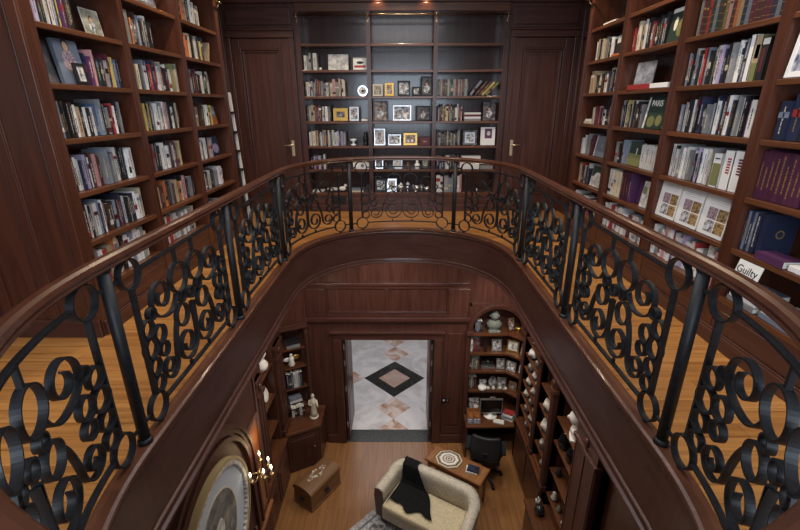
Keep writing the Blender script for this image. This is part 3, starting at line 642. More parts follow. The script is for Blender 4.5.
def dec(m, w, h): fq(m, -w / 2, w / 2, h * .88, h, bookmat('w')); ell(m, -w * .2, h * .55, w * .09, h * .2, -.001, 'bone'); ell(m, w * .1, h * .4, w * .2, h * .25, -.001, bookmat('v'))
facing(at('R', 1, .825, 1, .06, 0, 6), .27, .265, bookmat('e', 1).name, 'dark green book facing out with a white top edge, third right bay', deco=dec)
frame(at('R', 1, .20, 2, .135, .12, 5), .27, .255, 'photo_pale', 'photo_pale', 'pale framed print standing on a shelf of the third right bay', bw=.02, fig=0)
flatbook(at('R', 1, .42, 2, .0, .03), .38, .10, .045, 'r', 'red book lying flat in front of the pale framed print')
flatbook(at('R', 1, .68, 2, .0, .10, z=HS[2]), .02, .02, .01, 'w', 'tiny white card lying beside the red book') if False else None
m = MB(); m.box(-.13, .13, 0, .12, 0, .04, 'white'); tag(m.build('white_box', None, at('R', 1, .80, 2, .0, .03), bevel=.004), 'flat white box lying to the right of the red book', 'box')
def text(body, size, mat, M, parent, ext=.0006, name='lettering', sx=1):
    c = bpy.data.curves.new(name, 'FONT'); c.body = body; c.size = size; c.extrude = ext; c.align_x = 'CENTER'; c.align_y = 'CENTER'
    o = bpy.data.objects.new(name, c); COL.objects.link(o); dg = bpy.context.evaluated_depsgraph_get()
    me = bpy.data.meshes.new_from_object(o.evaluated_get(dg)); me.materials.clear(); me.materials.append(MATS[mat]); bpy.data.objects.remove(o)
    q = bpy.data.objects.new(name, me); COL.objects.link(q); q.parent = parent; q.matrix_local = M @ Matrix.Rotation(PI / 2, 4, 'X') @ Matrix.Scale(sx, 4, (1, 0, 0)); return q
def dec(m, w, h):
    fq(m, -w / 2, -w / 2 + .03, 0, h, 'photo_pale'); ell(m, -w * .12, h * .22, w * .2, h * .18, -.0012, bookmat('v')); ell(m, w * .28, h * .26, w * .16, h * .17, -.0016, bookmat('v', 2)); ell(m, w * .05, h * .5, w * .38, h * .2, -.001, bookmat('e'))
o = facing(at('R', 1, .73, 3, .04, 0, 7), .31, .275, bookmat('e', 1).name, 'large dark green book facing out with pale capital letters, third right bay', deco=dec)
text('PARIS', .072, 'porcelain', Matrix.Translation((.0, -.002, .215)), o)
def dec(m, w, h): fq(m, w * .05, w * .12, h * .3, h * .75, bookmat('w')); fq(m, -w / 2, w / 2, 0, h * .5, bookmat('v', 2))
facing(at('R', 1, .46, 4, .06, 0, 6), .24, .225, bookmat('e', 0).name, 'olive green book facing out, third right bay', deco=dec)
def dec(m, w, h):
    for k in range(5): fq(m, -w * .2, w * .2, h * (.25 + .1 * k), h * (.3 + .1 * k), bookmat('g'))
for k in range(4):
    t = .068; b = dict(t=t, h=.215, d=.18, c='w', var=1, leather=False, seed=.2 + k); m = MB(); book_cover(m, b); o = m.build('book', None, at('R', 1, .66 + k * .083, 4, .05), fixn=False)
    tag(o, 'thick white volume, %s from left of the white set of four' % ORD[k + 1], 'book', 'white set of four volumes'); m = MB(); book_pages(m, b); p = m.build('page_block', None, fixn=False); p.parent = o
for k, c in enumerate('aaap'):
    t = (.045, .045, .045, .03)[k]; b = dict(t=t, h=.285, d=.2, c=c, var=1 + (k == 3), leather=False, seed=.5 + k); m = MB(); book_cover(m, b); o = m.build('book', None, at('R', 1, .37 + k * .056, 5, .04), fixn=False)
    tag(o, '%s volume, %s from left of the dark purple set' % ('purple' if c == 'p' else 'plum', ORD[k + 1]), 'book', 'dark purple set in the third right bay'); m = MB(); book_pages(m, b); p = m.build('page_block', None, fixn=False); p.parent = o
facing(at('R', 1, .70, 5, .10, 0, 5), .22, .29, bookmat('p', 0).name, 'purple book facing out behind the pale green one')
def dec(m, w, h): ell(m, -w * .28, h * .65, w * .2, h * .16, -.001, bookmat('v', 2))
facing(at('R', 1, .86, 5, .045, 0, 7), .18, .24, 'photo_pale', 'pale greenish book facing out beside the purple ones', deco=dec)
b = None
for k, (c, t, cc, lab) in enumerate((('v', .085, 'v', 'thick white volume with an olive green spine panel'), ('w', .09, 'r', 'thick white volume with red spine lettering, left of a pair'), ('w', .11, 'm', 'thickest white volume with dark red lettering, right end of its row'))):
    m = MB(); h = (.235, .265, .27)[k]; m.box(-t / 2, t / 2, 0, .003, 0, h, bookmat('w', 2)); m.box(-t / 2, -t / 2 + .003, 0, .2, 0, h, bookmat('w', 2)); m.box(t / 2 - .003, t / 2, 0, .2, 0, h, bookmat('w', 2))
    if k == 0: fq(m, -t * .42, t * .46, .01, h * .72, bookmat('v', 2)); fq(m, -t * .3, t * .3, h * .84, h * .88, 'ink')
    else:
        for q in range(6): fq(m, -t * .1, t * .28, h * (.42 + .07 * q), h * (.465 + .07 * q), bookmat(cc))
    o = m.build('book', None, at('R', 2, (.68, .80, .915)[k], 4, .04), fixn=False); tag(o, lab, 'book'); m = MB(); m.box(-t / 2 + .004, t / 2 - .004, .004, .195, .003, h - .004, 'paper'); p = m.build('page_block', None, fixn=False); p.parent = o
# last books of the second row of the second right bay
for k, (c, t, lab) in enumerate((('w', .04, 'tall white book before the colourful spine, second right bay'), ('v', .05, 'book with a brown and green spine, second right bay'), ('k', .055, 'dark book with a white top band, second right bay'))):
    m = MB(); h = (.28, .27, .25)[k]; cv = bookmat(c, 2); m.box(-t / 2, t / 2, 0, .003, 0, h, cv); m.box(-t / 2, -t / 2 + .003, 0, .2, 0, h, cv); m.box(t / 2 - .003, t / 2, 0, .2, 0, h, cv)
    if k == 1: fq(m, -t / 2, t / 2, h * .4, h, bookmat('t')); fq(m, -t * .3, t * .4, h * .5, h * .8, bookmat('d'))
    if k == 2: fq(m, -t / 2, t / 2, h * .84, h * .98, bookmat('w')); fq(m, -t * .3, t * .1, h * .2, h * .75, bookmat('m'))
    o = m.build('book', None, at('R', 2, (.74, .80, .87)[k], 2, .045), fixn=False); tag(o, lab, 'book'); m = MB(); m.box(-t / 2 + .004, t / 2 - .004, .004, .195, .003, h - .004, 'paper'); p = m.build('page_block', None, fixn=False); p.parent = o
def dec(m, w, h):
    for (a, z, mt) in ((-.10, .385, 'photo_pink'), (.28, .385, 'photo_amber'), (-.10, .085, 'photo_bw'), (.28, .085, 'photo_amber')): fq(m, w * (a - .175), w * (a + .175), h * z, h * (z + .275), mt)
    for q in range(3): fq(m, -w * .3, w * .34, h * (.74 + .05 * q), h * (.745 + .05 * q), bookmat('s', 2))
for k in range(3): facing(at('R', 2, .155 + .318 * k, 5, .03, 0, 5), .272, .312, bookmat('w', 2).name, 'white catalogue with four square pictures, %s of three facing out' % ('left', 'middle', 'right')[k], d=.035, group='white catalogues facing out', deco=dec)
frame(at('R', 3, .24, 2, .012, 0, 6), .42, .30, 'white', 'photo_navy', 'white and navy print leaning on the nearest right bay', bw=.03, fig=0)
facing(at('R', 3, .39, 4, .15, 1.5, 0), .20, .29, bookmat('a', 2).name, 'large plum book with its cover turned to the railing, behind the olive one')
def dec(m, w, h): fq(m, -w * .5, -w * .28, .0, h, bookmat('y', 0))
facing(at('R', 3, .49, 4, .09, .95, 8), .17, .20, bookmat('v', 2).name, 'olive book with a yellow spine edge facing out, nearest right bay', deco=dec)
def dec(m, w, h): ell(m, 0, h * .52, w * .14, w * .14, -.001, 'ink_gold'); ell(m, 0, h * .52, w * .10, w * .10, -.0014, bookmat('n', 2))
facing(at('R', 3, .172, 5, .15, PI / 2, 0), .20, .265, bookmat('n', 1).name, 'navy book with a round gold emblem on the cover turned to the railing', d=.036, deco=dec)
flatbook(at('R', 3, .31, 5, .0, -.03), .22, .12, .045, 'p', 'purple book lying flat beside the navy emblem book')
m = MB(); m.box(-.15, .15, 0, .17, 0, .035, 'white'); tag(m.build('white_box', None, at('R', 3, .585, 5, .01, -.04), bevel=.004), 'flat white box beside the purple book, nearest right bay', 'box')
t = root('sign_card', 'small white card with dark lettering on the shelf edge of the right bookcase', 'sign', WALLM['R'] @ Matrix.Translation((-2.585, -.032, .560)) @ Matrix.Rotation(math.radians(-12), 4, 'X'))
m = MB(); m.box(-.098, .098, 0, .003, 0, .11, 'white'); m.build('card', t)
text('Guilty', .07, 'ink', Matrix.Translation((-.006, -.001, .052)), t)
for k, (f, n, cs) in enumerate(((.17, 3, 'gws'), (.45, 2, 'sw'), (.74, 2, 'pw'))):
    for q in range(n): flatbook(at('R', 3, f, 6, .02 + .01 * q, .06 * (q - 1), z=HS[6] + q * .034), .25 - .02 * q, .22, .032, cs[q], '%s book lying flat, %s of the %s low stack, nearest right bay' % (BOOKN[cs[q]], ('bottom', 'second', 'third')[q], ('left', 'middle', 'right')[k]))
# back bookcase: left bay
frame(at('B', 0, .55, 1, .07, 0, 8), .30, .215, 'photo_pale', 'photo_pale', 'cream landscape canvas standing on the top row of the back left bay', bw=.004, fig=0, d=.02)
def redband(t): pass
t = frame(at('B', 0, .89, 1, .06, 0, 8), .205, .165, 'bone', 'white', 'small white picture with a red band, back left bay', bw=.008, fig=0)
m = MB(); fq(m, -.085, .085, .03, .062, bookmat('r', 2), .0035); ell(m, 0, .10, .05, .02, .0033, 'ink'); m.build('print', t, fixn=False)
m = MB(); m.ball((0, .02, .02), .02, 'porcelain'); tag(m.build('white_ornament', None, at('B', 0, .27, 1, .06)), 'tiny white ornament beside the books on the top row', 'ornament')
t = root('desk_clock', 'round white desk clock on the second row of the back left bay', 'clock', at('B', 0, .92, 2, .07))
m = MB(); m.ring((0, .075), .075, .058, -.01, .03, 'chrome', 28); m.build('bezel', t); m = MB(); m.lathe([(.06, 0), (.06, .02)], 'porcelain', (0, 0, 0), 28, Matrix.Translation((0, .02, .075)) @ Matrix.Rotation(PI / 2, 4, 'X')); m.build('dial', t)
m = MB(); m.box(-.003, .003, -.003, -.001, .075, .12, 'ink'); m.box(0, .035, -.003, -.001, .072, .078, 'ink'); ell(m, 0, .075, .02, .02, -.0008, 'ink'); m.build('clock_hands', t)
frame(at('B', 0, .55, 3, .06, 0, 8), .225, .185, 'gold', 'photo_dark', 'broad gold frame with a small dark photo, back left bay', bw=.05, fig=1)
frame(at('B', 0, .77, 3, .06, 0, 8), .145, .205, 'silver', 'photo_bw', 'upright silver frame with an oval portrait, back left bay', bw=.022, fig=1)
m = MB(); m.box(-.05, .05, 0, .06, 0, .03, 'white'); tag(m.build('white_box', None, at('B', 0, .94, 3, .05), bevel=.004), 'small white box right of the silver frame, back left bay', 'box')
t = root('glass_trophy', 'small clear glass trophy on the fourth row of the back left bay', 'trophy', at('B', 0, .74, 4, .09)); m = MB(); m.lathe([(.04, 0), (.04, .02), (.012, .03), (.012, .05), (.05, .08), (.055, .10)], 'glass_clear'); m.build('cup', t); m = MB(); m.box(-.045, .045, -.03, .03, -.0, .006, 'black'); m.build('base', t)
m = MB(); m.lathe([(.04, 0), (.03, .03), (.035, .09), (.045, .12), (.02, .15), (.028, .18), (.004, .205)], 'marble_black', n=12); tag(m.build('dark_figurine', None, at('B', 0, .94, 4, .09)), 'dark figurine at the right end of the fourth row, back left bay', 'figurine')
m = MB(); m.box(-.13, .13, 0, .1, 0, .1, 'white'); ell(m, .02, .055, .03, .03, -.001, bookmat('s')); tag(m.build('white_box', None, at('B', 0, .86, 5, .06), bevel=.004), 'white box with a round grey mark on the fifth row', 'box')
flatbook(at('B', 0, .85, 5, .06, z=HBK[5] + .102), .22, .14, .05, 't', 'tan book lying on top of the white box')
t = root('bowl', 'white dish on the lowest row of the back left bay', 'bowl', at('B', 0, .36, 6, .12)); m = MB(); m.lathe([(.04, 0), (.09, .03), (.11, .05), (.105, .05), (.08, .03), (.03, .01)], 'porcelain', n=20); m.build('dish', t)
for k, c in enumerate('wcs'): flatbook(at('B', 0, (.12, .12, .12)[k], 6, .05, .03 * k, z=HBK[6] + .03 * k) if k < 1 else at('B', 0, .78, 6, .05, .03 * k, z=HBK[6] + .03 * (k - 1)), .2, .16, .028, c, ('white book lying flat at the left end of the lowest back row', 'cream book lying flat near the bird figurine', 'blue-grey book lying on the cream flat book')[k])
t = root('bird_figurine', 'white and pink bird figurine on the lowest row of the back left bay', 'figurine', at('B', 0, .52, 6, .08)); m = MB(); m.ball((0, .03, .05), .05, 'porcelain', (1.2, .8, .8)); m.ball((.05, .03, .1), .026, 'porcelain'); m.build('body', t); m = MB(); m.lathe([(.012, 0), (.001, .035)], bookmat('i', 2), M=Matrix.Translation((.07, .03, .1)) @ Matrix.Rotation(PI / 2, 4, 'Y'), n=8); m.build('beak', t)
t = root('vent_grille', 'dark slotted vent grille in the base of the back bookcase', 'vent', WALLM['B'] @ Matrix.Translation((-1.03, -.011, .125))); m = MB(); m.box(-.12, .12, 0, .006, 0, .12, 'black'); m.build('backing', t); m = MB(); [m.box(-.11 + k * .027, -.10 + k * .027, -.006, .0, .01, .12, 'iron') for k in range(9)]; m.build('slats', t)
# back bookcase: middle bay
for f, hi, w, h, fm, pic, lab, fig, kw in (
    (.10, 2, .15, .165, 'bone', 'photo_green', 'small pale frame at the left of the middle back bay', 1, {}), (.29, 2, .135, .185, 'gold', 'photo_warm', 'upright gold frame, second from left on its shelf', 1, {'bw': .03}),
    (.53, 2, .19, .215, 'black', 'photo_bw', 'black framed wedding photo in the middle back bay', 1, {'bw': .024}), (.735, 2, .12, .13, 'black', 'photo_bw', 'smallest black frame in the middle back bay', 1, {'bw': .022}),
    (.905, 2, .165, .275, 'black', 'photo_dark', 'tall dark frame at the right of the middle back bay', 1, {}),
    (.14, 3, .215, .29, 'photo_dark', 'photo_warm', 'dark frame with an arched portrait, middle back bay', 1, {'bw': .02}), (.50, 3, .28, .225, 'silver', 'photo_bw', 'wide silver frame with a grey couple, middle back bay', 2, {}),
    (.855, 3, .22, .215, 'black', 'photo_dark', 'dark landscape frame at the right of the third row', 1, {}),
    (.12, 4, .175, .25, 'silver', 'photo_pale', 'upright silver frame with a slim standing figure', 1, {'bw': .014}), (.37, 4, .20, .165, 'silver', 'photo_bw', 'silver frame with a grey scene on the fourth row', 2, {}),
    (.64, 4, .215, .185, 'gold', 'photo_warm', 'ornate gold frame with a couple on the fourth row', 2, {'bw': .032}),
    (.10, 5, .13, .15, 'silver', 'photo_dark', 'small silver frame at the left of the fifth row', 1, {}), (.42, 5, .15, .14, 'silver', 'photo_pale', 'small pale frame in the middle of the fifth row', 0, {}), (.90, 5, .12, .15, 'black', 'photo_green', 'small dark green picture at the right of the fifth row', 1, {}),
    (.125, 6, .19, .21, 'black', 'photo_bw', 'black square frame at the left of the lowest row', 1, {'bw': .03}), (.32, 6, .16, .21, 'silver', 'photo_pale', 'bright silver frame beside the black square frame', 1, {'bw': .03})):
    frame(at('B', 1, f, hi, .06, R.uniform(-.12, .12), 8), w, h, fm, pic, lab, fig=fig, **kw)
m = MB(); m.box(-.085, .085, 0, .03, 0, .12, bookmat('m')); ell(m, 0, .06, .03, .012, -.001, 'ink_gold'); tag(m.build('maroon_box', None, at('B', 1, .885, 4, .06), bevel=.003), 'small maroon case with a gold mark on the fourth row', 'box')
SILV = 'silver pieces on the lowest row of the back bookcase'
for k, (f, lab) in enumerate(((.47, 'rounded silver bowl next to the bright silver frame'), (.60, 'silver teapot in the middle of the lowest row'), (.745, 'wide silver bowl right of the teapot'), (.85, 'small silver cup on the lowest row'), (.935, 'low silver dish at the right of the lowest row'))):
    t = root(('silver_bowl', 'silver_teapot', 'silver_bowl', 'silver_cup', 'silver_dish')[k], lab, ('bowl', 'teapot', 'bowl', 'cup', 'dish')[k], at('B', 1, f, 6, (.10, .18, .09, .20, .09)[k]), SILV); s = (.058, .052, .062, .045, .058)[k]; m = MB()
    m.lathe([(s * .5, 0), (s * .55, .012), (s * .3, .02), (s * .95, s * .7), (s, s * 1.2), (s * .8, s * (1.9, 2.0, 1.5, 2.0, 1.3)[k])], 'silver', n=18); m.build('body', t); m = MB()
    if k == 1: m.tube([(s, 0, s), (s * 1.5, 0, s * 1.5), (s * 1.7, 0, s * 2)], [.012, .009, .006], 'silver'); m.build('spout', t); m = MB()
    m.lathe([(s * .82, s * (1.9, 2.0, 1.5, 2.0, 1.3)[k]), (s * .4, s * (2.3, 2.5, 1.6, 2.05, 1.4)[k]), (.008, s * (2.6, 2.8, 1.62, 2.1, 1.42)[k])], 'porcelain', n=14); m.build('lid', t)
for k, (f, s, lab) in enumerate(((.22, .03, 'tiny dark ornament left on the fifth row, middle back bay'), (.60, .035, 'tiny bronze ornament right of the pale frame on the fifth row'), (.76, .045, 'small white figure group on the fifth row, middle back bay'))):
    m = MB(); m.lathe([(s, 0), (s * .8, s * .6), (s, s * 1.6), (s * .4, s * 2.2), (s * .5, s * 2.8), (.002, s * 3.2)], ('photo_dark', 'trunk_wood', 'porcelain')[k], n=10); tag(m.build('ornament', None, at('B', 1, f, 5, .08)), lab, 'ornament')
# back bookcase: right bay
for k, (c, hh) in enumerate((('g', .03), ('w', .03), ('m', .03), ('w', .028))): flatbook(at('B', 2, .59, 3, .04, .02 * k, z=HBK[3] + k * .031), .25, .17, hh, c, ('grey book at the bottom of the flat stack, back right bay', 'lower white book of the flat stack, back right bay', 'maroon book in the flat stack, back right bay', 'white book on top of the flat stack, back right bay')[k])
frame(at('B', 2, .86, 3, .06, 0, 8), .19, .27, 'photo_dark', 'photo_dark', 'dark frame with a standing figure, back right bay', fig=1)
frame(at('B', 2, .57, 4, .06, 0, 8), .22, .225, 'photo_dark', 'photo_bw', 'dark frame with a pale mat and a print, back right bay', fig=0, mat='mat_blue', bw=.03)
def dec(m, w, h): fq(m, -w * .22, w * .28, h * .38, h * .92, bookmat('p', 2)); ell(m, .01, h * .66, w * .12, h * .12, -.0014, 'photo_pale')
facing(at('B', 2, .86, 4, .05, 0, 6), .225, .27, bookmat('w', 2).name, 'white book facing out with a purple square, back right bay', d=.012, deco=dec)
flatbook(at('B', 2, .58, 5, .04), .31, .2, .10, 'w', 'thick white folder lying flat on the fifth row, back right bay'); flatbook(at('B', 2, .60, 5, .04, .02, z=HBK[5] + .102), .30, .18, .10, 'w', 'white box file lying on the thick white folder')
flatbook(at('B', 2, .87, 5, .04), .2, .18, .05, 'g', 'grey book lying flat at the right of the fifth row')
m = MB(); m.ball((0, 0, .028), .028, 'porcelain'); tag(m.build('white_ornament', None, at('B', 2, .72, 6, .1)), 'small white ball on the lowest row, back right bay', 'ornament')
# library ladder by the left bookcase
t = root('library_ladder', 'narrow white and black library ladder hooked beside the left bookcase', 'ladder', place(-2.36, 6.06, 0, 0) @ Matrix.Rotation(math.radians(-2.4), 4, 'Y'))
for y in (0, .40):
    m = MB(); m.box(-.05, .05, y - .015, y + .015, 0, 1.80, 'white'); m.build('side_rail', t, bevel=.004)
for k in range(6): m = MB(); m.box(-.07, .07, .016, .384, .26 * k + .22, .26 * k + .25, 'black'); m.build('tread', t, bevel=.004)
m = MB(); m.box(.012, .02, .03, .37, .02, 1.62, 'black'); m.build('back_board', t)
# ------------------------------------------------------------------ lower hall: bookcases
LL = place(-1.80, 0, LOWF, PI / 2); RR = place(2.15, 0, LOWF, -PI / 2)
def slab(m, poly, z0, z1, mat):
    n = len(poly); vs = [(x, y, z0) for x, y in poly] + [(x, y, z1) for x, y in poly]
    m.raw(vs, [tuple(range(n - 1, -1, -1)), tuple(range(n, 2 * n))] + [(i, (i + 1) % n, n + (i + 1) % n, n + i) for i in range(n)], mat)
def pilaster(m, a, b, z0, z1, y=-.05):
    c = (a + b) / 2; w = b - a
    m.box(a, b, .0, .1, 0, z1, 'wood_z'); m.box(a + .02, b - .02, y, .02, z0, z1, 'wood_z'); m.box(a - .0, b + .0, y - .03, .02, z1 - .30, z1 - .24, 'wood_y'); m.box(a - .0, b + .0, y - .02, .02, z1 - .07, z1, 'wood_y'); m.box(a, b, y - .02, .02, z0, z0 + .1, 'wood_y')
    for k in range(3): q = a + .045 + k * (w - .09) / 2; m.lathe([(.012, z0 + .14), (.012, z1 - .34)], 'wood_z', (q, y, 0), 8)
    m.ball((c, y - .01, z1 - .155), .06, 'wood_z', (.9, .45, 1))
LL = place(-2.13, 0, LOWF, PI / 2)
t = root('bookcase', 'carved wooden bookcase with a white vase on the left wall of the hall below', 'bookcase', LL)
for a, b in ((4.70, 4.78), (5.10, 5.55), (6.10, 6.62)): m = MB(); m.box(a, b, 0, .36, 0, 3.3, 'wood_z'); pilaster(m, a + .05, b - .1, .95, 2.75) if b - a > .2 else None; m.build('pilaster', t, bevel=.004)
for x0, x1, hs in ((4.78, 5.10, (1.3, 1.75, 2.2, 2.6)), (5.55, 6.10, (1.35, 1.90, 2.48))):
    for h in hs: m = MB(); m.box(x0, x1, .01, .35, h - .03, h, 'shelf_x'); m.build('shelf', t, bevel=.004)
    m = MB(); m.box(x0, x1, .35, .365, .9, 3.3, 'wood_z'); m.build('back_panel', t)
m = MB(); m.box(4.70, 6.13, -.08, .36, .06, .88, 'wood_z'); m.box(4.70, 6.13, -.11, .36, .88, .93, 'shelf_x'); m.box(4.70, 6.13, -.06, .3, 0, .06, 'wood_x')
for a, b, y in ((4.8, 5.4, -.095), (5.5, 6.05, -.095)): m.box(a, b, y, y + .03, .16, .78, 'wood_z'); m.box(a + .06, b - .06, y - .012, y + .01, .22, .72, 'wood_z')
m.build('base_cabinet', t, bevel=.006)
m = MB(); m.box(4.70, 6.62, -.03, .36, 3.3, 4.32, 'wood_z'); m.build('upper_panel', t)
# corner case standing diagonally beside the doorway
DG = math.atan2(.39, .80); CC = place(-1.745, 6.97, LOWF, DG)           # local x to the right along its front, origin at the right end
t = root('corner_bookcase', 'small corner bookcase set diagonally left of the doorway below', 'bookcase', CC)
for a, b in ((-.56, -.46), (-.05, .02)): m = MB(); m.box(a, b, 0, .08, .93, 2.75, 'wood_z'); m.box(a + .02, b - .015, -.03, .02, 1.0, 2.55, 'wood_z'); m.box(a, b, -.04, .02, 2.55, 2.62, 'wood_x'); m.build('upright', t, bevel=.004)
for h in (.96, 1.02, 1.45, 1.90, 2.29):
    m = MB(); m.box(-.46, -.05, .01, .06, h - .03, h, 'shelf_x'); slab(m, [(-.46, .06), (-.05, .06), (-.05, .07), (-.2, .26), (-.46, .30)], h - .03, h, 'shelf_x'); m.build('shelf', t)
m = MB(); slab(m, [(-.47, .05), (-.46, .05), (-.46, .30), (-.2, .26), (-.05, .07), (-.04, .07), (-.19, .275), (-.47, .315)], .93, 2.75, 'wood_z'); m.build('back_panel', t)
m = MB(); m.box(-.56, .02, -.06, .05, 2.70, 2.75, 'wood_x'); m.box(-.56, .02, -.03, .05, 2.75, 2.79, 'wood_x'); m.box(-.56, .02, .0, .05, 2.79, 4.33, 'wood_z'); m.build('cornice', t, bevel=.006)
u = Matrix.Rotation(-DG, 2); f = lambda X, Y: tuple(u @ Vector((X + 1.745, Y - 6.97)))
m = MB(); slab(m, [f(-2.12, 6.20), f(-1.53, 6.50), f(-1.53, 7.04), f(-2.12, 7.04)], .06, .88, 'wood_z'); slab(m, [f(-2.12, 6.155), f(-1.50, 6.475), f(-1.50, 7.045), f(-2.12, 7.045)], .88, .93, 'shelf_x'); slab(m, [f(-2.12, 6.24), f(-1.55, 6.53), f(-1.55, 7.04), f(-2.12, 7.04)], 0, .06, 'wood_x'); m.build('base_cabinet', t, bevel=.005)
m = MB(); M = Matrix.Translation((*f(-1.82, 6.352), 0)) @ Matrix.Rotation(math.atan2(.30, .59) - DG, 4, 'Z'); m.box(-.28, .28, -.015, .02, .16, .8, 'wood_z', M); m.box(-.22, .22, -.026, .0, .22, .74, 'wood_z', M); m.build('door', t, bevel=.005)
m = MB(); m.lathe([(.006, 0), (.014, .02), (.012, .03), (.001, .034)], 'brass', (0, 0, 0), 10, M @ Matrix.Translation((.2, -.026, .5)) @ Matrix.Rotation(PI / 2, 4, 'X')); m.build('knob', [c for c in t.children if c.name.startswith('door')][0])

BR = root('bookcase', 'dark display bookcase of shells along the right wall of the hall below', 'bookcase', RR)
UP = ((-6.74, -6.62), (-5.85, -5.70), (-5.12, -4.97), (-4.22, -3.62))
for k, (a, b) in enumerate(UP): m = MB(); m.box(a, b, 0, .44, 0, 3.0, 'wood_z'); pilaster(m, a, b, .95, 3.0, -.02 if k < 2 else -.06) if b - a > .12 else None; m.build('pilaster', BR, bevel=.004)
SHR = {'A': ((-6.62, -5.85), (1.0, 1.28, 1.55, 1.82, 2.1, 2.38, 2.68)), 'B': ((-5.70, -5.12), (1.0, 1.30, 1.65, 2.02, 2.4)), 'C': ((-4.97, -4.22), (.98, 1.45, 1.95, 2.36))}
for (x0, x1), hs in SHR.values():
    for h in hs: m = MB(); m.box(x0, x1, .01, .43, h - .03, h, 'shelf_x'); m.build('shelf', BR, bevel=.004)
    m = MB(); m.box(x0, x1, .43, .445, .7, 3.0, 'wood_z'); m.build('back_panel', BR)
m = MB(); m.box(-6.62, -5.08, -.02, .43, .06, .93, 'wood_z'); m.box(-6.62, -5.08, -.05, .43, .93, .97, 'shelf_x')
for a in (-6.55, -5.8): m.box(a, a + .66, -.035, .0, .18, .80, 'wood_z')
m.build('base_cabinet', BR, bevel=.005)
m = MB(); m.box(-5.06, -3.62, -.24, .43, .06, .66, 'wood_z'); m.box(-5.08, -3.60, -.27, .43, .66, .71, 'shelf_x'); m.box(-5.0, -4.3, -.255, -.22, .14, .58, 'wood_z'); m.build('base_cabinet', BR, bevel=.006)
m = MB(); m.box(-6.74, -3.62, -.08, .44, 3.0, 3.07, 'wood_x'); m.box(-6.74, -3.62, 0, .44, 3.07, 4.3, 'wood_z'); m.build('cornice', BR, bevel=.008)
m = MB(); m.box(-3.62, -.5, .10, .44, 0, 4.3, 'wood_z'); m.box(-3.5, -2.3, .07, .12, .4, 2.9, 'wood_z'); m.build('side_panel', BR, bevel=.006)

# corner desk with arched niche and chamfered shelves
t = root('corner_desk', 'built-in corner desk with arched shelving right of the doorway below', 'desk', place(0, 0, LOWF))
for k, h in enumerate((1.27, 1.70, 2.09, 2.50)):
    m = MB(); slab(m, [(1.24, 7.35), (1.24, 7.03), (1.97, 7.03), (2.25, 6.76), (2.59, 6.76), (2.59, 7.35)], h - .03, h, 'shelf_x'); slab(m, [(1.24, 7.05), (1.24, 7.02), (1.967, 7.02), (2.24, 6.757), (2.26, 6.775), (1.98, 7.05)], h - .038, h + .002, 'shelf_x'); m.build('shelf', t, bevel=.004)
m = MB(); slab(m, [(1.20, 7.35), (1.20, 6.62), (2.09, 6.64), (2.12, 6.64), (2.12, 6.77), (2.59, 6.77), (2.59, 7.35)], .71, .755, 'shelf_x'); m.build('desktop', t, bevel=.008)
m = MB(); m.box(1.20, 1.26, 7.0, 7.36, 0, 3.05, 'wood_z'); m.box(1.18, 1.24, 6.99, 7.06, .76, 2.55, 'wood_z'); m.build('upright', t, bevel=.004)
m = MB(); m.box(1.20, 1.24, 6.66, 7.0, 0, .71, 'wood_z'); m.build('side_panel', t, bevel=.004)
m = MB(); m.box(1.24, 2.58, 7.30, 7.34, 0, .71, 'black'); m.build('modesty_panel', t)
m = MB(); m.box(1.26, 2.59, 7.34, 7.355, .755, 3.10, 'wood_z'); m.build('back_panel', t)
m = MB(); C, ZA, r = 1.725, 2.58, .475
pts = [(C + r * math.cos(PI * k / 20), ZA + r * math.sin(PI * k / 20)) for k in range(21)]
for a, b in zip(pts, pts[1:]): m.prism([a, (a[0], 3.115), (b[0], 3.115), b], 7.0, 7.05, 'wood_z')
m.box(C + r, 2.59, 7.0, 7.05, ZA - .04, 3.115, 'wood_z')
m.build('spandrel', t)
m = MB(); m.ring((C, ZA), .535, .495, 6.955, 7.0, 'wood_x', 28, None, 0, PI); m.ring((C, ZA), .495, .455, 6.975, 7.05, 'wood_x', 28, None, 0, PI)
for x in (C - .50, C + .50): m.box(x - .06, x + .06, 6.94, 7.05, ZA - .07, ZA, 'wood_x')
m.build('arch_molding', t, bevel=.005)

# --- things on the niche shelves (world x, y, height above the lower floor)
def lo(x, y, h, rz=0, tilt=0): return place(x, y, LOWF + h + .0045 + .016 * math.sin(math.radians(tilt)), rz) @ Matrix.Rotation(math.radians(-tilt), 4, 'X')
def bookrow(x, y, h, codes, wt, ht, where, group, M=None, dp=.15):
    for k, c in enumerate(codes):
        b = dict(t=wt, h=ht * R.uniform(.92, 1.04), d=dp, c=c, var=R.randrange(3), leather=False, seed=R.random()); m = MB(); book_cover(m, b)
        o = m.build('book', None, (M or lo(x, y, h)) @ Matrix.Translation((k * (wt + .001), 0, 0)), fixn=False); tag(o, '%s book, %s from left, %s' % (BOOKN[c], ORD[k + 1], where), 'book', group); m = MB(); book_pages(m, b); p = m.build('page_block', None, fixn=False); p.parent = o
bookrow(1.30, 7.10, 2.09, 'wdmma', .034, .27, 'second shelf of the arched niche below', 'books in the arched niche')
bookrow(1.30, 7.10, 1.70, 'dgdgd', .036, .25, 'third shelf of the arched niche below', 'books in the arched niche')
bookrow(1.30, 7.10, 1.27, 'dgdd', .036, .25, 'fourth shelf of the arched niche below', 'books in the arched niche')
bookrow(1.36, 7.12, 2.50, 'nsnk', .034, .22, 'beside the grey bust in the arched niche', 'books in the arched niche')
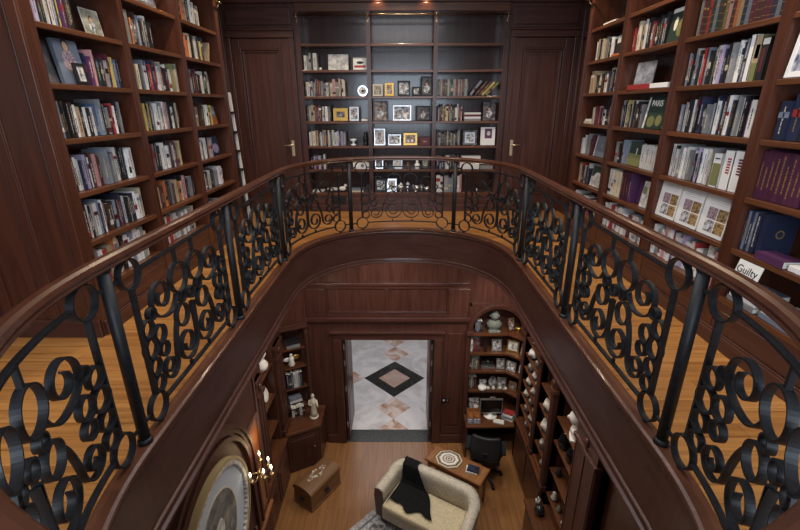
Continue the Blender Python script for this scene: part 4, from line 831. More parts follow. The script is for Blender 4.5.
t = root('stone_bust', 'grey stone bust of a child in the arched niche below', 'bust', lo(1.70, 7.16, 2.50)); m = MB(); m.lathe([(.10, 0), (.105, .03), (.08, .05), (.13, .09), (.145, .16), (.09, .215), (.05, .235), (.05, .25)], 'stone_bust', n=18, sy=.75); m.ball((0, -.01, .315), .088, 'stone_bust', (.92, 1, 1.05), 16); m.ball((0, -.095, .305), .018, 'stone_bust', (.7, 1, 1.3), 8)
for s in (-1, 1): m.ball((s * .083, 0, .31), .02, 'stone_bust', (.5, .8, 1.2), 8)
m.build('bust', t); m = MB(); m.box(-.11, .11, -.09, .09, -.001, .03, 'stone_bust'); m.build('plinth', t, bevel=.004)
NG = 'photos standing in the arched niche below'
NF = lambda *a, **k: frame(*a, group=NG, **k)
NF(lo(2.03, 7.13, 2.50, .5, 10), .17, .27, 'wood_x', 'photo_warm', 'brown framed picture leaning right of the grey bust', fig=1)
m = MB(); m.lathe([(.05, 0), (.02, .02), (.06, .05), (.065, .09)], 'gold', n=14); tag(m.build('gold_cup', None, lo(2.15, 7.13, 2.50)), 'small gold cup at the right end of the arched shelf', 'cup')
m = MB(); m.lathe([(.03, 0), (.02, .03), (.028, .08), (.012, .11), (.02, .14), (.003, .165)], 'iron', n=10); tag(m.build('dark_figurine', None, lo(1.56, 7.12, 2.09)), 'small dark figurine left of the silver framed child, second niche shelf', 'figurine')
NF(lo(1.77, 7.10, 2.09, 0, 8), .19, .245, 'silver', 'photo_bw', 'silver framed photo at the middle of the second niche shelf', fig=1, bw=.022)
NF(lo(2.06, 7.08, 2.09, -.45, 8), .23, .23, 'gold', 'photo_pale', 'gold framed photo on the second niche shelf', fig=1, bw=.03)
NF(lo(2.23, 6.92, 2.09, -.9, 10), .17, .23, 'silver', 'photo_pink', 'unframed-looking pale photo at the right end of the second niche shelf', fig=2, bw=.008)
t = root('black_case', 'low black presentation case on the third niche shelf', 'case', lo(1.65, 7.12, 1.70)); m = MB(); m.box(-.13, .13, 0, .14, 0, .03, 'silver'); m.build('base', t, bevel=.003); m = MB(); m.box(-.13, .13, .10, .12, .03, .19, 'black_gloss'); ell(m, 0, .11, .02, .02, .0992, 'silver'); m.build('lid', t)
NF(lo(1.87, 7.10, 1.70, -.1, 8), .16, .22, 'silver', 'photo_bw', 'upright silver frame on the third niche shelf', fig=1)
NF(lo(2.04, 7.02, 1.70, -.6, 8), .19, .21, 'silver', 'photo_bw', 'silver framed couple on the third niche shelf', fig=2)
NF(lo(2.20, 6.88, 1.70, -.9, 8), .16, .21, 'black', 'photo_bw', 'black framed photo at the right end of the third niche shelf', fig=1)
NF(lo(1.57, 7.14, 1.27, 0, 8), .17, .18, 'black', 'photo_bw', 'black framed photo on the fourth niche shelf', fig=1)
NF(lo(1.755, 7.13, 1.27, 0, 8), .17, .23, 'silver', 'photo_bw', 'oval silver frame on the fourth niche shelf', fig=1, oval=True)
NF(lo(1.93, 7.13, 1.27, -.1, 8), .175, .21, 'silver', 'photo_bw', 'patterned silver frame on the fourth niche shelf', fig=1, bw=.03)
NF(lo(2.11, 7.02, 1.27, -.6, 8), .15, .19, 'trunk_wood', 'photo_dark', 'dark wooden frame on the fourth niche shelf', fig=1, bw=.03)
NF(lo(2.23, 6.90, 1.27, -.9, 8), .14, .18, 'trunk_wood', 'photo_dark', 'rightmost dark frame on the fourth niche shelf', fig=1, bw=.03)
m = MB(); m.lathe([(.05, 0), (.078, .012), (.08, .06), (.062, .075)], 'porcelain', n=18); ell(m, 0, 0, .01, .01, -.08, 'ink'); tag(m.build('white_dish', None, lo(1.545, 7.07, 1.27)), 'round white lidded dish on the fourth niche shelf', 'dish')
for k, (x, y) in enumerate(((1.655, 7.06), (1.76, 7.06), (1.885, 7.06), (1.985, 7.045))):
    m = MB(); m.ball((0, 0, .036), .037, 'shell', n=14); tag(m.build('baseball', None, lo(x, y, 1.27)), 'off-white ball, %s from left in the row below the framed photos' % ORD[k + 1], 'ball', 'balls on the fourth niche shelf')
# desk top
t = root('computer_monitor', 'black computer monitor with silver edges on the corner desk', 'monitor', lo(1.71, 6.90, .755)); m = MB(); m.box(-.215, .215, 0, .035, .08, .41, 'silver'); m.build('housing', t, bevel=.006); m = MB(); m.box(-.20, .20, -.002, .001, .105, .385, 'black_gloss'); m.build('screen', t); m = MB(); m.lathe([(.13, 0), (.13, .01), (.05, .02), (.03, .12)], 'porcelain', (0, .05, 0), 20); m.build('stand', t); m = MB(); m.box(-.03, .07, -.0, .05, .41, .435, 'silver'); m.build('webcam', t, bevel=.004)
NF(lo(1.41, 7.06, .755, .05, 8), .21, .30, 'silver', 'photo_bw', 'tall silver framed photo at the left of the corner desk', fig=2, bw=.014)
t = root('letter_tray', 'two-tier wooden letter tray at the left end of the corner desk', 'tray', lo(1.36, 6.80, .755)); m = MB(); m.box(-.12, .12, -.1, .1, 0, .10, 'photo_navy'); m.build('lower_tray', t, bevel=.004); m = MB(); m.box(-.12, .12, -.08, .12, .10, .125, 'warm_wood'); m.box(-.12, .12, .1, .12, .12, .2, 'warm_wood'); m.box(-.01, .01, -.08, .12, .12, .17, 'warm_wood'); m.box(-.12, -.11, -.08, .12, .12, .17, 'warm_wood'); m.box(.11, .12, -.08, .12, .12, .17, 'warm_wood'); m.build('upper_tray', t)
for k, (x, y, q, c, lab) in enumerate(((2.0, 6.80, -.6, 'w', 'white book at the bottom of the pile right of the monitor'), (1.99, 6.80, -.5, 's', 'blue-grey book in the pile right of the monitor'), (2.01, 6.81, -.7, 'w', 'upper white book in the pile right of the monitor'), (2.02, 6.82, -.55, 'r', 'red and white book on top of the pile right of the monitor'))): flatbook(lo(x, y, .755 + .036 * k, q), .22 - .012 * k, .16 - .012 * k, .034, c, lab)
for k, (x, y, q, c, lab) in enumerate(((1.82, 6.70, -.3, 'w', 'white magazine lying open at the front right of the corner desk'),)): flatbook(lo(x, y, .755, q), .2, .11, .02, c, lab)
t = root('outlet_plate', 'black switch plate on the panel between the doorway and desk below', 'switch', place(.84, 7.04, LOWF + 1.0)); m = MB(); m.box(-.075, .075, -.012, 0, 0, .095, 'black'); m.build('plate', t, bevel=.003); m = MB(); m.box(-.05, -.02, -.018, -.01, .03, .065, 'bone'); m.box(.02, .05, -.018, -.01, .03, .065, 'grey_plastic'); m.build('rocker', t)

# --- shells and curios in the right display case
def rr(x, y, h, rz=0, tilt=0): return RR @ Matrix.Translation((x, y, h + .002)) @ Matrix.Rotation(rz, 4, 'Z') @ Matrix.Rotation(math.radians(-tilt), 4, 'X')
def shell(M, r, label, group, kind):
    t = root('shell', label, 'shell', M, group); m = MB()
    if kind == 0: m.lathe([(.004, r * .9), (r * .45, r * .6), (r * .9, r * .25), (r, 0), (r * .7, -r * .2), (.01, -r * .25)], 'shell', (0, 0, 0), 32, Matrix.Translation((0, 0, r + .02)) @ Matrix.Rotation(PI / 2, 4, 'X'), ripple=.12, rn=11)
    elif kind == 1: m.lathe([(.004, -r), (r * .4, -r * .7), (r * .62, -r * .3), (r * .9, 0), (r * .55, r * .3), (r * .6, r * .45), (r * .3, r * .7), (r * .3, r * .8), (.004, r * 1.15)], 'shell', (0, 0, 0), 18, Matrix.Translation((0, 0, r + .02)) @ Matrix.Rotation(.9, 4, 'X') @ Matrix.Rotation(.6, 4, 'Y'), ripple=.06, rn=7)
    else: m.ball((0, 0, r + .015), r, 'shell', (1, .8, .95), 18); m.ball((r * .4, -r * .5, r + .03), r * .5, 'shell', n=10); m.ball((-r * .4, -r * .45, r * .8), r * .45, 'shell', n=10)
    m.build('shell_body', t); m = MB(); m.lathe([(r * .6, 0), (r * .55, .012), (.01, .02)], 'black', n=12); m.build('stand', t)
SG = 'pale shells in the lower display case'
for col, ((x0, x1), hs), lst in (('A', SHR['A'], ((1, .30, .085), (1, .62, .075), (1, .85, .06), (2, .2, .08), (2, .5, .07), (2, .8, .065), (3, .25, .085), (3, .6, .07), (3, .86, .055), (4, .25, .085), (4, .55, .07), (4, .82, .065), (5, .3, .10), (5, .66, .075), (0, .4, .07), (0, .75, .06), (6, .4, .06), (6, .75, .06))), ('B', SHR['B'], ((1, .35, .085), (1, .75, .06), (2, .4, .11), (3, .35, .10), (3, .75, .05), (0, .5, .07), (4, .5, .05)))):
    cnt = {}
    for k, (s, f, r) in enumerate(lst):
        cnt[s] = cnt.get(s, 0) + 1
        shell(rr(x0 + f * (x1 - x0), .085, hs[s]), r * .98, 'pale shell, %s from left, shelf %s up, %s bay of lower display case' % (ORD[cnt[s]], ORD[s + 1], 'far' if col == 'A' else 'middle'), SG, (k * 2 + s) % 3)
t = root('plaster_bust', 'white plaster head on the upper shelf of the lower display case', 'bust', rr(-4.52, .10, 2.36, -.3)); m = MB(); m.lathe([(.08, 0), (.085, .03), (.05, .05), (.055, .09), (.11, .12), (.09, .17), (.05, .2), (.052, .24)], 'porcelain', n=18, sy=.8); m.ball((0, -.02, .33), .10, 'porcelain', (.85, 1, 1.2), 16); m.ball((0, -.12, .32), .022, 'porcelain', (.7, 1, 1.4), 8); m.ball((0, .02, .37), .105, 'porcelain', (.92, .95, .95), 14)
for s in (-1, 1): m.ball((s * .083, 0, .32), .02, 'porcelain', (.5, .8, 1.2), 8)
m.build('bust', t); m = MB(); m.box(-.09, .09, -.08, .08, -.001, .03, 'porcelain'); m.build('plinth', t, bevel=.004)
for k, (x, h, s, lab) in enumerate(((-4.80, 1.95, .085, 'taller black vase on the shelf below the white plaster head'), (-4.55, 1.95, .07, 'shorter black jar on the shelf below the white plaster head'))):
    m = MB(); m.lathe([(s * .6, 0), (s * .9, .05), (s, .13), (s * .7, .21 - .04 * k), (s * .4, .23 - .04 * k), (s * .55, .26 - .04 * k)], 'black_gloss', n=18); tag(m.build('black_vase', None, rr(x, .09, h)), lab, 'vase')
for k, (x, h, r, lab) in enumerate(((-4.82, .98, .055, 'small pale ornament low in the near bay of the display case'), (-4.62, .98, .04, 'small grey ornament next to the pale one, near bay'), (-4.40, .98, .05, 'white ornament at the near end of the low display shelf'), (-4.80, 1.45, .05, 'dark ornament on the second shelf of the near bay'))):
    m = MB(); m.lathe([(r * .6, 0), (r, r * .8), (r * .5, r * 1.6), (r * .6, r * 2.2), (.003, r * 2.8)], ('shell', 'stone_bust', 'porcelain', 'iron')[k], n=12); tag(m.build('ornament', None, rr(x, .08, h)), lab, 'ornament')
t = root('dark_sphere', 'round dark stone sphere standing on the low cabinet ledge', 'sphere', rr(-4.80, -.12, .71)); m = MB(); m.ball((0, 0, .09), .078, 'marble_black', n=20); m.build('ball', t); m = MB(); m.lathe([(.05, 0), (.04, .012), (.045, .02)], 'trunk_wood', n=14); m.build('ring_stand', t)
t = root('crystal_cluster', 'clear crystal piece on the low cabinet ledge beyond the dark sphere', 'ornament', rr(-5.0, -.08, .71)); m = MB()
for k in range(5): m.lathe([(.014, 0), (.012, .05 + .015 * (k % 3)), (.001, .075 + .015 * (k % 3))], 'glass_clear', (.028 * math.cos(k * 1.3), .028 * math.sin(k * 1.3), 0), 6)
m.build('crystal', t)

# --- left bookcase objects
def ll(x, y, h, rz=0, tilt=0): return LL @ Matrix.Translation((x, y, h + .0035)) @ Matrix.Rotation(rz, 4, 'Z') @ Matrix.Rotation(math.radians(-tilt), 4, 'X')
def cc(x, y, h, rz=0, tilt=0): return CC @ Matrix.Translation((x, y, h + .0035)) @ Matrix.Rotation(rz, 4, 'Z') @ Matrix.Rotation(math.radians(-tilt), 4, 'X')
t = root('white_vase', 'white double-bulb vase on a shelf of the lower left bookcase', 'vase', ll(5.86, .10, 2.48)); m = MB(); m.lathe([(.05, 0), (.10, .06), (.115, .13), (.065, .21), (.06, .24), (.10, .31), (.09, .38), (.04, .43), (.055, .46)], 'porcelain', n=20); m.build('body', t)
t = root('white_plate', 'white plate leaning on a shelf below the white vase', 'plate', ll(5.88, .06, 1.90, 0, 14)); m = MB(); m.lathe([(.06, 0), (.11, .012), (.125, .022), (.12, .026), (.06, .008), (.004, .006)], 'porcelain', (0, 0, 0), 24, Matrix.Translation((0, .03, .13)) @ Matrix.Rotation(PI / 2, 4, 'X')); m.build('plate', t)
t = root('angel_figurine', 'white and gold winged figurine in the diagonal corner bookcase below', 'figurine', cc(-.30, .09, 1.90)); m = MB(); m.lathe([(.05, 0), (.065, .03), (.045, .12), (.05, .17), (.02, .20)], 'porcelain', n=14); m.ball((0, 0, .225), .032, 'porcelain'); m.build('body', t); m = MB(); m.ball((.085, .02, .15), .06, 'gold', (1.2, .25, .8)); m.ball((-.08, .02, .13), .055, 'porcelain', (1.2, .25, .8)); m.build('wings', t)
for k, c in enumerate('gk'): flatbook(cc(-.25, .02, 2.29 + .072 * k, .05 * k), .24, .15, .07, c, ('grey book lying flat on the top shelf of the corner bookcase', 'black book lying on the grey one, corner bookcase')[k])
bookrow(0, 0, 0, 'nkbwwsk', .042, .33, 'upright on the middle shelf of the corner bookcase', 'books in the corner bookcase', cc(-.415, .02, 1.45), .11)
for k, c in enumerate('wnws'): flatbook(cc(-.30, .015, 1.02 + .052 * k, .05 * (k - 1)), .26 - .01 * k, .14, .05, c, '%s book lying flat, %s from the bottom, in the corner bookcase' % (BOOKN[c], ORD[k + 1]))
for k, c in enumerate('wnkwn'):
    b = dict(t=.045, h=.20 * (1, .9, .95, 1, .9)[k], d=.12, c=c, var=1, leather=False, seed=.1 * k); m = MB(); book_cover(m, b); o = m.build('book', None, CC @ Matrix.Translation((-.40 + .048 * k, -.14, .9335)), fixn=False); tag(o, '%s book, %s from left, standing on the corner cabinet ledge' % (BOOKN[c], ORD[k + 1]), 'book', 'books on the corner cabinet ledge'); m = MB(); book_pages(m, b); p = m.build('page_block', None, fixn=False); p.parent = o
t = root('robed_statuette', 'cream statuette of a robed figure on the left cabinet top below', 'statue', place(-1.66, 6.68, LOWF + .9335)); m = MB(); m.lathe([(.085, 0), (.085, .03), (.06, .035)], 'bone', n=16); m.build('base', t); m = MB(); m.lathe([(.065, .03), (.06, .12), (.05, .25), (.06, .33), (.065, .38), (.025, .42), (.022, .44)], 'bone', n=16, ripple=.06, rn=6); m.ball((0, 0, .475), .037, 'bone', (.9, .95, 1.15)); m.tube([(.06, 0, .38), (.08, -.04, .31), (.10, -.07, .28)], [.022, .018, .012], 'bone'); m.tube([(-.06, 0, .38), (-.075, -.03, .30), (-.02, -.075, .32)], [.022, .018, .012], 'bone'); m.build('figure', t)

# --- chimney wall: arch moulding, oval picture, mantel, sconce
CW = place(-1.90, 0, LOWF, PI / 2)
m = MB()
for ro, ri, d in ((1.10, 1.05, .05), (1.05, 1.0, .03), (.97, .92, .045)):
    m.ring((3.22, 2.26), ro, ri, -d, 0, 'wood_matte', 48, None, 0, PI); m.box(3.22 - ro, 3.22 - ri, -d, 0, 1.2, 2.26, 'wood_matte'); m.box(3.22 + ri, 3.22 + ro, -d, 0, 1.2, 2.26, 'wood_matte')
o = m.build('trim_12', None, CW); o['kind'] = 'structure'
t = root('oval_picture', 'big oval portrait with a pale mat and gold frame in the arched panel', 'picture', CW @ Matrix.Translation((3.22, 0, 2.26))); m = MB(); n = 72
def oval(m, a, b, r0, y0, y1, mat, n=72, rip=0):
    vs = []
    for k in range(n):
        q = 2 * PI * k / n; f = 1 + rip * (k % 2)
        for r, y in ((1, y0), (1, y1), (r0, y1), (r0, y0)): vs.append((a * r * f * math.cos(q), y, b * r * f * math.sin(q)))
    m.raw(vs, [(i * 4 + j, i * 4 + (j + 1) % 4, ((i + 1) % n) * 4 + (j + 1) % 4, ((i + 1) % n) * 4 + j) for i in range(n) for j in range(4)], mat)
oval(m, .77, .77, .955, -.07, 0, 'gilt'); m.build('frame', t)
m = MB(); oval(m, .735, .735, .92, -.062, -.01, 'shell', 144, .025); m.build('lace_edge', t, label='pale scalloped inner edge')
m = MB(); ell(m, 0, 0, .69, .69, -.028, 'mat_blue', 48); m.build('mat_board', t, fixn=False, label='pale blue-grey mat')
m = MB(); oval(m, .44, .50, .965, -.034, -.026, 'bone', 48); ell(m, 0, 0, .43, .49, -.031, 'portrait', 40); ell(m, .02, .06, .10, .14, -.033, 'photo_pale', 24); ell(m, .0, -.22, .22, .22, -.0325, 'photo_grey', 24); m.build('portrait', t, fixn=False)
m = MB()
for y0, y1, z0, z1 in ((4.56, 4.60, 1.25, 2.72), (4.05, 4.09, 1.25, 1.35), (4.05, 4.60, 1.25, 1.29), (4.20, 4.56, 2.68, 2.72)): m.box(y0, y1, -.022, 0, z0, z1, 'cap_wood')
m.box(4.22, 4.56, -.006, 0, 1.29, 2.68, 'warm_wood'); m.box(1.0, 4.68, -.05, 0, 1.08, 1.14, 'warm_wood'); m.box(4.62, 4.68, -.012, 0, 1.14, 4.3, 'wood_z')  # panel in orange wood: the sconce's glow put into its colour
o = m.build('trim_13', None, CW, bevel=.004); o['kind'] = 'structure'
t = root('wall_sconce', 'brass wall sconce with lit candle bulbs beside the oval portrait', 'wall lamp', CW @ Matrix.Translation((4.06, 0, 2.26)) @ Matrix.Scale(.86, 4))
m = MB(); m.lathe([(.0, 0), (.055, .0), (.06, .015), (.03, .03), (.0, .035)], 'brass', (0, 0, 0), 20, Matrix.Rotation(PI / 2, 4, 'X') @ Matrix.Scale(1.6, 4, (0, 1, 0))); m.tube([(0, -.03, 0), (0, -.10, -.03), (0, -.19, .0)], .012, 'brass'); m.ball((0, -.19, 0), .03, 'brass'); m.build('backplate', t)
for k, (dx, dy, dz) in enumerate(((-.20, -.15, .02), (-.11, -.30, .0), (0, -.37, -.04), (.11, -.30, .0), (.19, -.15, .02))):
    m = MB(); m.tube([(0, -.19, 0), (dx * .4, -.19 + (dy + .19) * .4, -.06), (dx * .85, -.19 + (dy + .19) * .85, -.05 + dz), (dx, dy, .02 + dz)], .007, 'brass'); m.lathe([(.012, .01), (.035, .025), (.036, .03), (.012, .034)], 'brass', (dx, dy, dz), 14); a = m.build('arm', t)
    m = MB(); m.lathe([(.011, .034), (.011, .115)], 'porcelain', (dx, dy, dz), 10); m.build('candle', a); m = MB(); m.lathe([(.006, .115), (.014, .135), (.010, .16), (.001, .185)], 'bulb', (dx, dy, dz), 10); m.build('bulb', a)
# --- furniture on the lower floor
TR = place(-1.49, 5.83, LOWF, math.radians(56.6)); t = root('trunk', 'brown domed trunk with brass lockplates by the left cabinet', 'trunk', TR)
L2, D2 = .36, .205; m = MB(); m.box(-L2, L2, -D2, D2, .02, .33, 'trunk_wood'); m.box(-L2 - .008, L2 + .008, -D2 - .008, D2 + .008, 0, .04, 'trunk_wood'); m.build('body', t, bevel=.006)
pr = [(-D2 - .01, .33), (-D2 - .01, .36)] + [((D2 + .01) * math.sin(a), .36 + .085 * math.cos(a)) for a in [-PI / 2 + PI * k / 12 for k in range(1, 12)]] + [(D2 + .01, .36), (D2 + .01, .33)]
m = MB(); m.prism(pr, -L2 - .01, L2 + .01, 'trunk_wood', Matrix.Rotation(PI / 2, 4, 'Z') @ Matrix.Scale(-1, 4, (1, 0, 0))); lid = m.build('lid', t, bevel=.004)
m = MB(); n = 24; m.face([(.17 * math.cos(2 * PI * k / n) * (1 + .3 * math.cos(4 * PI * k / n)), .08 * math.sin(2 * PI * k / n) * (1 + .2 * math.cos(8 * PI * k / n)), .4475 - .085 * (1 - math.sqrt(max(0, 1 - (.08 * math.sin(2 * PI * k / n) / .215) ** 2)))) for k in range(n)], 'inlay'); m.build('inlay_motif', lid, label='pale inlaid star motif on the lid')
for xx, yy, q in ((0, -D2 - .01, 0), (-L2 - .01, 0, 1)):
    m = MB(); M = Matrix.Translation((xx, yy, .21)) @ Matrix.Rotation(-PI / 2 * q, 4, 'Z'); m.lathe([(.05, 0), (.05, .008), (.01, .012)], 'iron', (0, 0, 0), 14, M @ Matrix.Rotation(PI / 2, 4, 'X')); m.tube([M @ Vector(v) for v in ((-.04, -.014, .0), (-.035, -.03, -.05), (.035, -.03, -.05), (.04, -.014, 0))], .008, 'iron'); m.build('lock' if q == 0 else 'handle', t)
# rug
RG = place(.10, 4.62, LOWF, math.radians(45)); m = MB(); m.box(-1.4, 1.1, -1.1, 1.02, 0, .012, 'rug_border'); m.box(-1.2, .9, -.9, .82, .011, .0135, 'rug_pile'); m.box(-1.32, 1.02, .89, .92, .011, .013, 'photo_grey'); m.box(-1.32, -1.29, -1.0, .92, .011, .013, 'photo_grey')
tag(m.build('rug', None, RG), 'grey and white patterned rug under the cream loveseat', 'rug')
# loveseat
SF = place(.37, 5.12, LOWF + .0135, math.radians(-30.3)); t = root('loveseat', 'cream damask loveseat with rounded back and dark wood arm fronts', 'sofa', SF)
W, B = .70, .34; path = []
for k in range(9): path.append((-W - .02 * (1 - k / 8), -.24 + (B - .20 + .24) * k / 8, 0, k / 8))
for k in range(1, 9): a = PI - PI / 2 * k / 8; path.append((-W + .20 + .20 * math.cos(a), B - .20 + .20 * math.sin(a), 1, k / 8))
half = path[:]; path += [(0, B, 2, 0)] + [(-x, y, s, f) for x, y, s, f in reversed(half)]
secs = []
for i, (x, y, s, f) in enumerate(path):
    a, b = path[max(0, i - 1)], path[min(len(path) - 1, i + 1)]; tx, ty = b[0] - a[0], b[1] - a[1]; l = math.hypot(tx, ty); nx, ny = -ty / l, tx / l
    h = .66 + .04 * f if s == 0 else (.70 + .13 * math.sin(f * PI / 2) if s == 1 else .83); fl = .05 + .02 * (s > 0)
    secs.append([(x - nx * .075, y - ny * .075, .14), (x - nx * .06, y - ny * .06, h - .10), (x - nx * .055, y - ny * .055, h - .03), (x - nx * .02, y - ny * .02, h), (x + nx * .04, y + ny * .04, h + .004), (x + nx * (.08 + fl * .5), y + ny * (.08 + fl * .5), h - .03), (x + nx * (.07 + fl * .5), y + ny * (.07 + fl * .5), h - .10), (x + nx * .07, y + ny * .07, .14)])
P = 8; vs = [p for s in secs for p in s]; fs = [(i * P + j, i * P + (j + 1) % P, (i + 1) * P + (j + 1) % P, (i + 1) * P + j) for i in range(len(secs) - 1) for j in range(P)] + [tuple(range(P)), tuple((len(secs) - 1) * P + j for j in range(P - 1, -1, -1))]
m = MB(); m.raw(vs, fs, 'damask', True); o = m.build('backrest', t)
m = MB(); m.box(-W + .06, W - .06, -.30, B - .04, .14, .33, 'damask'); m.build('seat_frame', t, bevel=.02)
m = MB(); m.box(-W + .075, W - .075, -.33, B - .07, .33, .47, 'damask_yellow'); m.build('seat_cushion', t, bevel=.04, label='yellowish seat cushion')
for s in (-1, 1):
    m = MB(); m.prism([(s * (W - .075), .12), (s * (W + .075), .12), (s * (W + .11), .55), (s * (W + .09), .655), (s * (W + .02), .675), (s * (W - .045), .64), (s * (W - .06), .45)], -.262, -.236, 'wood_z'); m.build('arm_facing', t, bevel=.006, label='dark wooden arm front')
for x, y in ((-W + .03, -.22), (W - .03, -.22), (-W + .1, B - .1), (W - .1, B - .1)): m = MB(); m.lathe([(.016, 0), (.02, .03), (.034, .14)], 'wood_z', (x, y, 0), 10); m.build('leg', t)
# black throw draped over the back
TH = 'throw'; nu, nv = 16, 44; vs = []
def drape(u, v):          # u across -1..1, v along the cloth 0..1 (behind the back -> over the top -> down to the seat front)
    seg = [(.46, .60), (.455, .80), (.41, .852), (.34, .862), (.275, .845), (.25, .70), (.235, .56), (.20, .505), (.10, .492), (-.08, .492), (-.20, .492)]
    k = v * (len(seg) - 1); i = min(len(seg) - 2, int(k)); f = k - i; y = seg[i][0] + (seg[i + 1][0] - seg[i][0]) * f; z = seg[i][1] + (seg[i + 1][1] - seg[i][1]) * f
    w = .13 + .02 * abs(v - .3) + max(0, v - .32) ** 1.25 * .52; c = -.45 + max(0, v - .35) * .30
    fold = .010 * math.sin(u * 9 + v * 3) * min(1, v * 2 + .3) + .007 * math.sin(u * 17 + 2 + v * 5)
    e = (.05 * math.sin(u * 6 + 1) + .03 * math.sin(u * 11)) * max(0, v - .85) * 6
    steep = .35 < v < .68
    y -= .010; z += .008
    return (max(-.565, c + u * w) if v > .3 else c + u * w, y - e - (abs(fold) if steep else 0), z + (0 if steep else abs(fold)) + .004)
for i in range(nv + 1):
    for j in range(nu + 1): vs.append(drape(-1 + 2 * j / nu, i / nv))
m = MB(); m.raw(vs, [(i * (nu + 1) + j, i * (nu + 1) + j + 1, (i + 1) * (nu + 1) + j + 1, (i + 1) * (nu + 1) + j) for i in range(nv) for j in range(nu)], 'throw_cloth', True)
o = m.build('throw', None, SF); sd = o.modifiers.new('thick', 'SOLIDIFY'); sd.thickness = .008; sd.offset = 1; tag(o, 'black knitted throw draped over the back of the cream loveseat', 'throw')
# console table behind the loveseat
CT = place(.93, 5.78, LOWF, math.radians(-34)); t = root('console_table', 'narrow wooden table behind the loveseat', 'table', CT); m = MB(); m.box(-.52, .52, -.205, .205, .665, .70, 'warm_wood'); m.box(-.49, .49, -.175, .175, .6985, .7012, 'oak_lower'); m.build('tabletop', t, bevel=.005); m = MB(); m.box(-.48, .48, -.17, .17, .57, .665, 'warm_wood'); m.build('apron', t, bevel=.004)
for x in (-.46, .46):
    for y in (-.15, .15): m = MB(); m.lathe([(.018, 0), (.026, .3), (.03, .57)], 'warm_wood', (x, y, 0), 10); m.build('leg', t)
t = root('octagonal_tray', 'cream and black octagonal inlaid tray on the narrow table', 'tray', CT @ Matrix.Translation((-.155, .0, .7022)) @ Matrix.Rotation(.35, 4, 'Z')); m = MB()
def octa(r, z, mat): m.face([(r * math.cos(PI / 4 * k), r * .88 * math.sin(PI / 4 * k), z) for k in range(8)], mat)
m.lathe([(.225, 0), (.235, .018), (.225, .02)], 'bone', n=8, sy=.88); m.build('tray_rim', t); m = MB()
for k, (r, mt) in enumerate(((.222, 'bone'), (.205, 'ink'), (.19, 'photo_amber'), (.165, 'porcelain'), (.115, 'ink'), (.10, 'bone'), (.06, 'trunk_wood'), (.04, 'porcelain'), (.02, 'ink'))): octa(r, .0215 + .0006 * k, mt)
m.build('inlay', t, fixn=False)
flatbook(CT @ Matrix.Translation((.30, -.07, .702)) @ Matrix.Rotation(.3, 4, 'Z'), .20, .15, .03, 'w', 'white book on the narrow table beneath the dark blue book'); flatbook(CT @ Matrix.Translation((.31, -.055, .7345)) @ Matrix.Rotation(.2, 4, 'Z'), .19, .13, .03, 'n', 'dark blue book on top of the white book, narrow table')
m = MB(); m.box(-.03, .03, -.02, .02, 0, .02, 'black'); tag(m.build('black_gadget', None, CT @ Matrix.Translation((.36, .02, .767)) , bevel=.004), 'small black gadget on the dark blue book', 'gadget')
# office chair
OC = place(1.50, 6.20, LOWF, math.radians(-14)) @ Matrix.Scale(1.08, 4); t = root('office_chair', 'black swivel office chair pulled up to the corner desk', 'chair', OC)
m = MB(); vs = []; nu, nv = 10, 10
for j in range(nv + 1):
    for i in range(nu + 1):
        u, v = -1 + 2 * i / nu, j / nv; w = .22 + .03 * math.sin(PI * v); vs.append((u * w, -.22 - .03 * math.cos(v * 3) + .05 * u * u, .55 + v * .42))
m.raw(vs, [(j * (nu + 1) + i, j * (nu + 1) + i + 1, (j + 1) * (nu + 1) + i + 1, (j + 1) * (nu + 1) + i) for j in range(nv) for i in range(nu)], 'dark_leather', True); o = m.build('backrest', t); q = o.modifiers.new('s', 'SOLIDIFY'); q.thickness = .05; q.offset = 0
m = MB(); m.box(-.24, .24, -.2, .25, .43, .50, 'dark_leather'); m.build('seat', t, bevel=.03)
m = MB(); m.box(-.04, .04, -.27, -.24, .40, .72, 'black'); m.box(-.04, .04, -.27, .05, .395, .43, 'black'); m.build('back_support', t, bevel=.005)
m = MB(); m.lathe([(.03, .10), (.03, .40)], 'grey_plastic', n=12); m.build('column', t)
for s in (-1, 1): m = MB(); m.tube([(s * .24, .0, .46), (s * .29, -.02, .55), (s * .29, -.05, .67)], .016, 'grey_plastic'); m.box(s * .29 - .035, s * .29 + .035, -.17, .13, .66, .695, 'dark_leather'); m.build('armrest', t)
for k in range(5):
    a = 2 * PI * k / 5 + .3; ca, sa = math.cos(a), math.sin(a); m = MB(); m.tube([(0, 0, .12), (.16 * ca, .16 * sa, .10), (.30 * ca, .30 * sa, .07)], [.03, .024, .018], 'black'); l = m.build('leg', t)
    m = MB(); m.lathe([(.027, -.018), (.027, .018)], 'black', (0, 0, 0), 12, Matrix.Translation((.30 * ca, .30 * sa, .028)) @ Matrix.Rotation(a, 4, 'Z') @ Matrix.Rotation(PI / 2, 4, 'X')); m.build('caster', l)

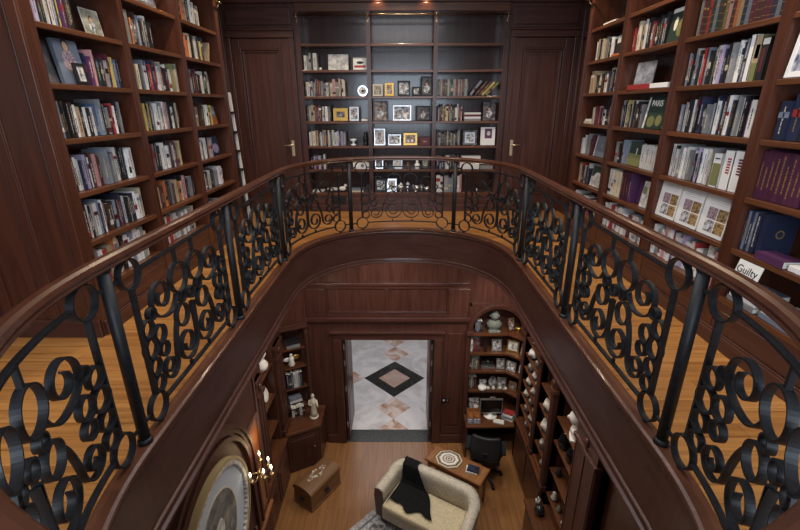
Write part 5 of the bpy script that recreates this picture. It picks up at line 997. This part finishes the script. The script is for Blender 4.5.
# ------------------------------------------------------------------ light
def area(name, loc, rot, sx, sy, power, col):
    l = bpy.data.lights.new(name, 'AREA'); l.shape = 'RECTANGLE'; l.size = sx; l.size_y = sy; l.energy = power; l.color = col
    o = bpy.data.objects.new(name, l); COL.objects.link(o); o.location = loc; o.rotation_euler = rot; return o
def spot(name, loc, rot, power, col, ang=1.6, blend=.7, r=.04):
    l = bpy.data.lights.new(name, 'SPOT'); l.energy = power; l.color = col; l.spot_size = ang; l.spot_blend = blend; l.shadow_soft_size = r
    o = bpy.data.objects.new(name, l); COL.objects.link(o); o.location = loc; o.rotation_euler = rot; return o
area('window_daylight', (0, -1.62, 1.85), (-PI / 2, 0, PI), 3.1, 2.0, 150, (.74, .86, 1.0))
area('overhead_fill', (0, 3.0, 3.28), (0, 0, 0), 1.7, 3.4, 70, (.96, .96, 1.0))  # added soft fill over the well; the ceiling has no opening
for k, (x, y) in enumerate(((-1.72, 2.6), (-1.72, 4.3), (-1.72, 5.9), (1.72, 2.4), (1.72, 4.1), (1.72, 5.6), (0, 6.35))): spot('gallery_fill', (x, y, 3.27), (0, 0, 0), 75, (1, .80, .56), 2.3, .8)  # added warm fill for gallery floor and shelves, no fixtures
for x in (-.34, .34): spot('frieze_downlight', (x, 6.915, 3.07), (math.radians(24), 0, 0), 3.0, (1, .62, .34), 1.9, .9, .015)
for x, y, p in ((-.25, 6.2, 20), (1.75, 5.9, 20), (-1.5, 5.4, 20), (1.6, 4.4, 18)): area('hall_fill', (x, y, SLAB - .02 if abs(x) > 1.3 or y > 6 else -.3), (0, 0, 0), .35, .35, p, (1, .90, .78))  # added area fill for the hall below, no lamps modelled
spot('niche_fill', (1.35, 5.6, -.5), (math.radians(38), 0, math.radians(-12)), 70, (1, .93, .84), 1.1, .6, .05)  # added spot that brightens the arched niche, source unseen
area('foyer_lamp', (-.2, 9.6, -1.64), (0, 0, 0), 3.0, 2.6, 40, (.97, .96, 1.0))
for dx, dy in ((4.30, -1.74), (4.44, -1.76)): 
    l = bpy.data.lights.new('candle_glow', 'POINT'); l.energy = 1.2; l.color = (1, .66, .34); l.shadow_soft_size = .03; o = bpy.data.objects.new('candle_glow', l); COL.objects.link(o); o.location = (dy, dx, LOWF + 2.43)
wd = bpy.data.worlds.new('world'); SC.world = wd; wd.use_nodes = True; wd.node_tree.nodes['Background'].inputs[0].default_value = (.6, .7, .9, 1); wd.node_tree.nodes['Background'].inputs[1].default_value = .03
SC.view_settings.view_transform = 'Standard'; SC.view_settings.look = 'None'; SC.view_settings.gamma = 1; SC.view_settings.use_curve_mapping = False; SC.view_settings.exposure = .22
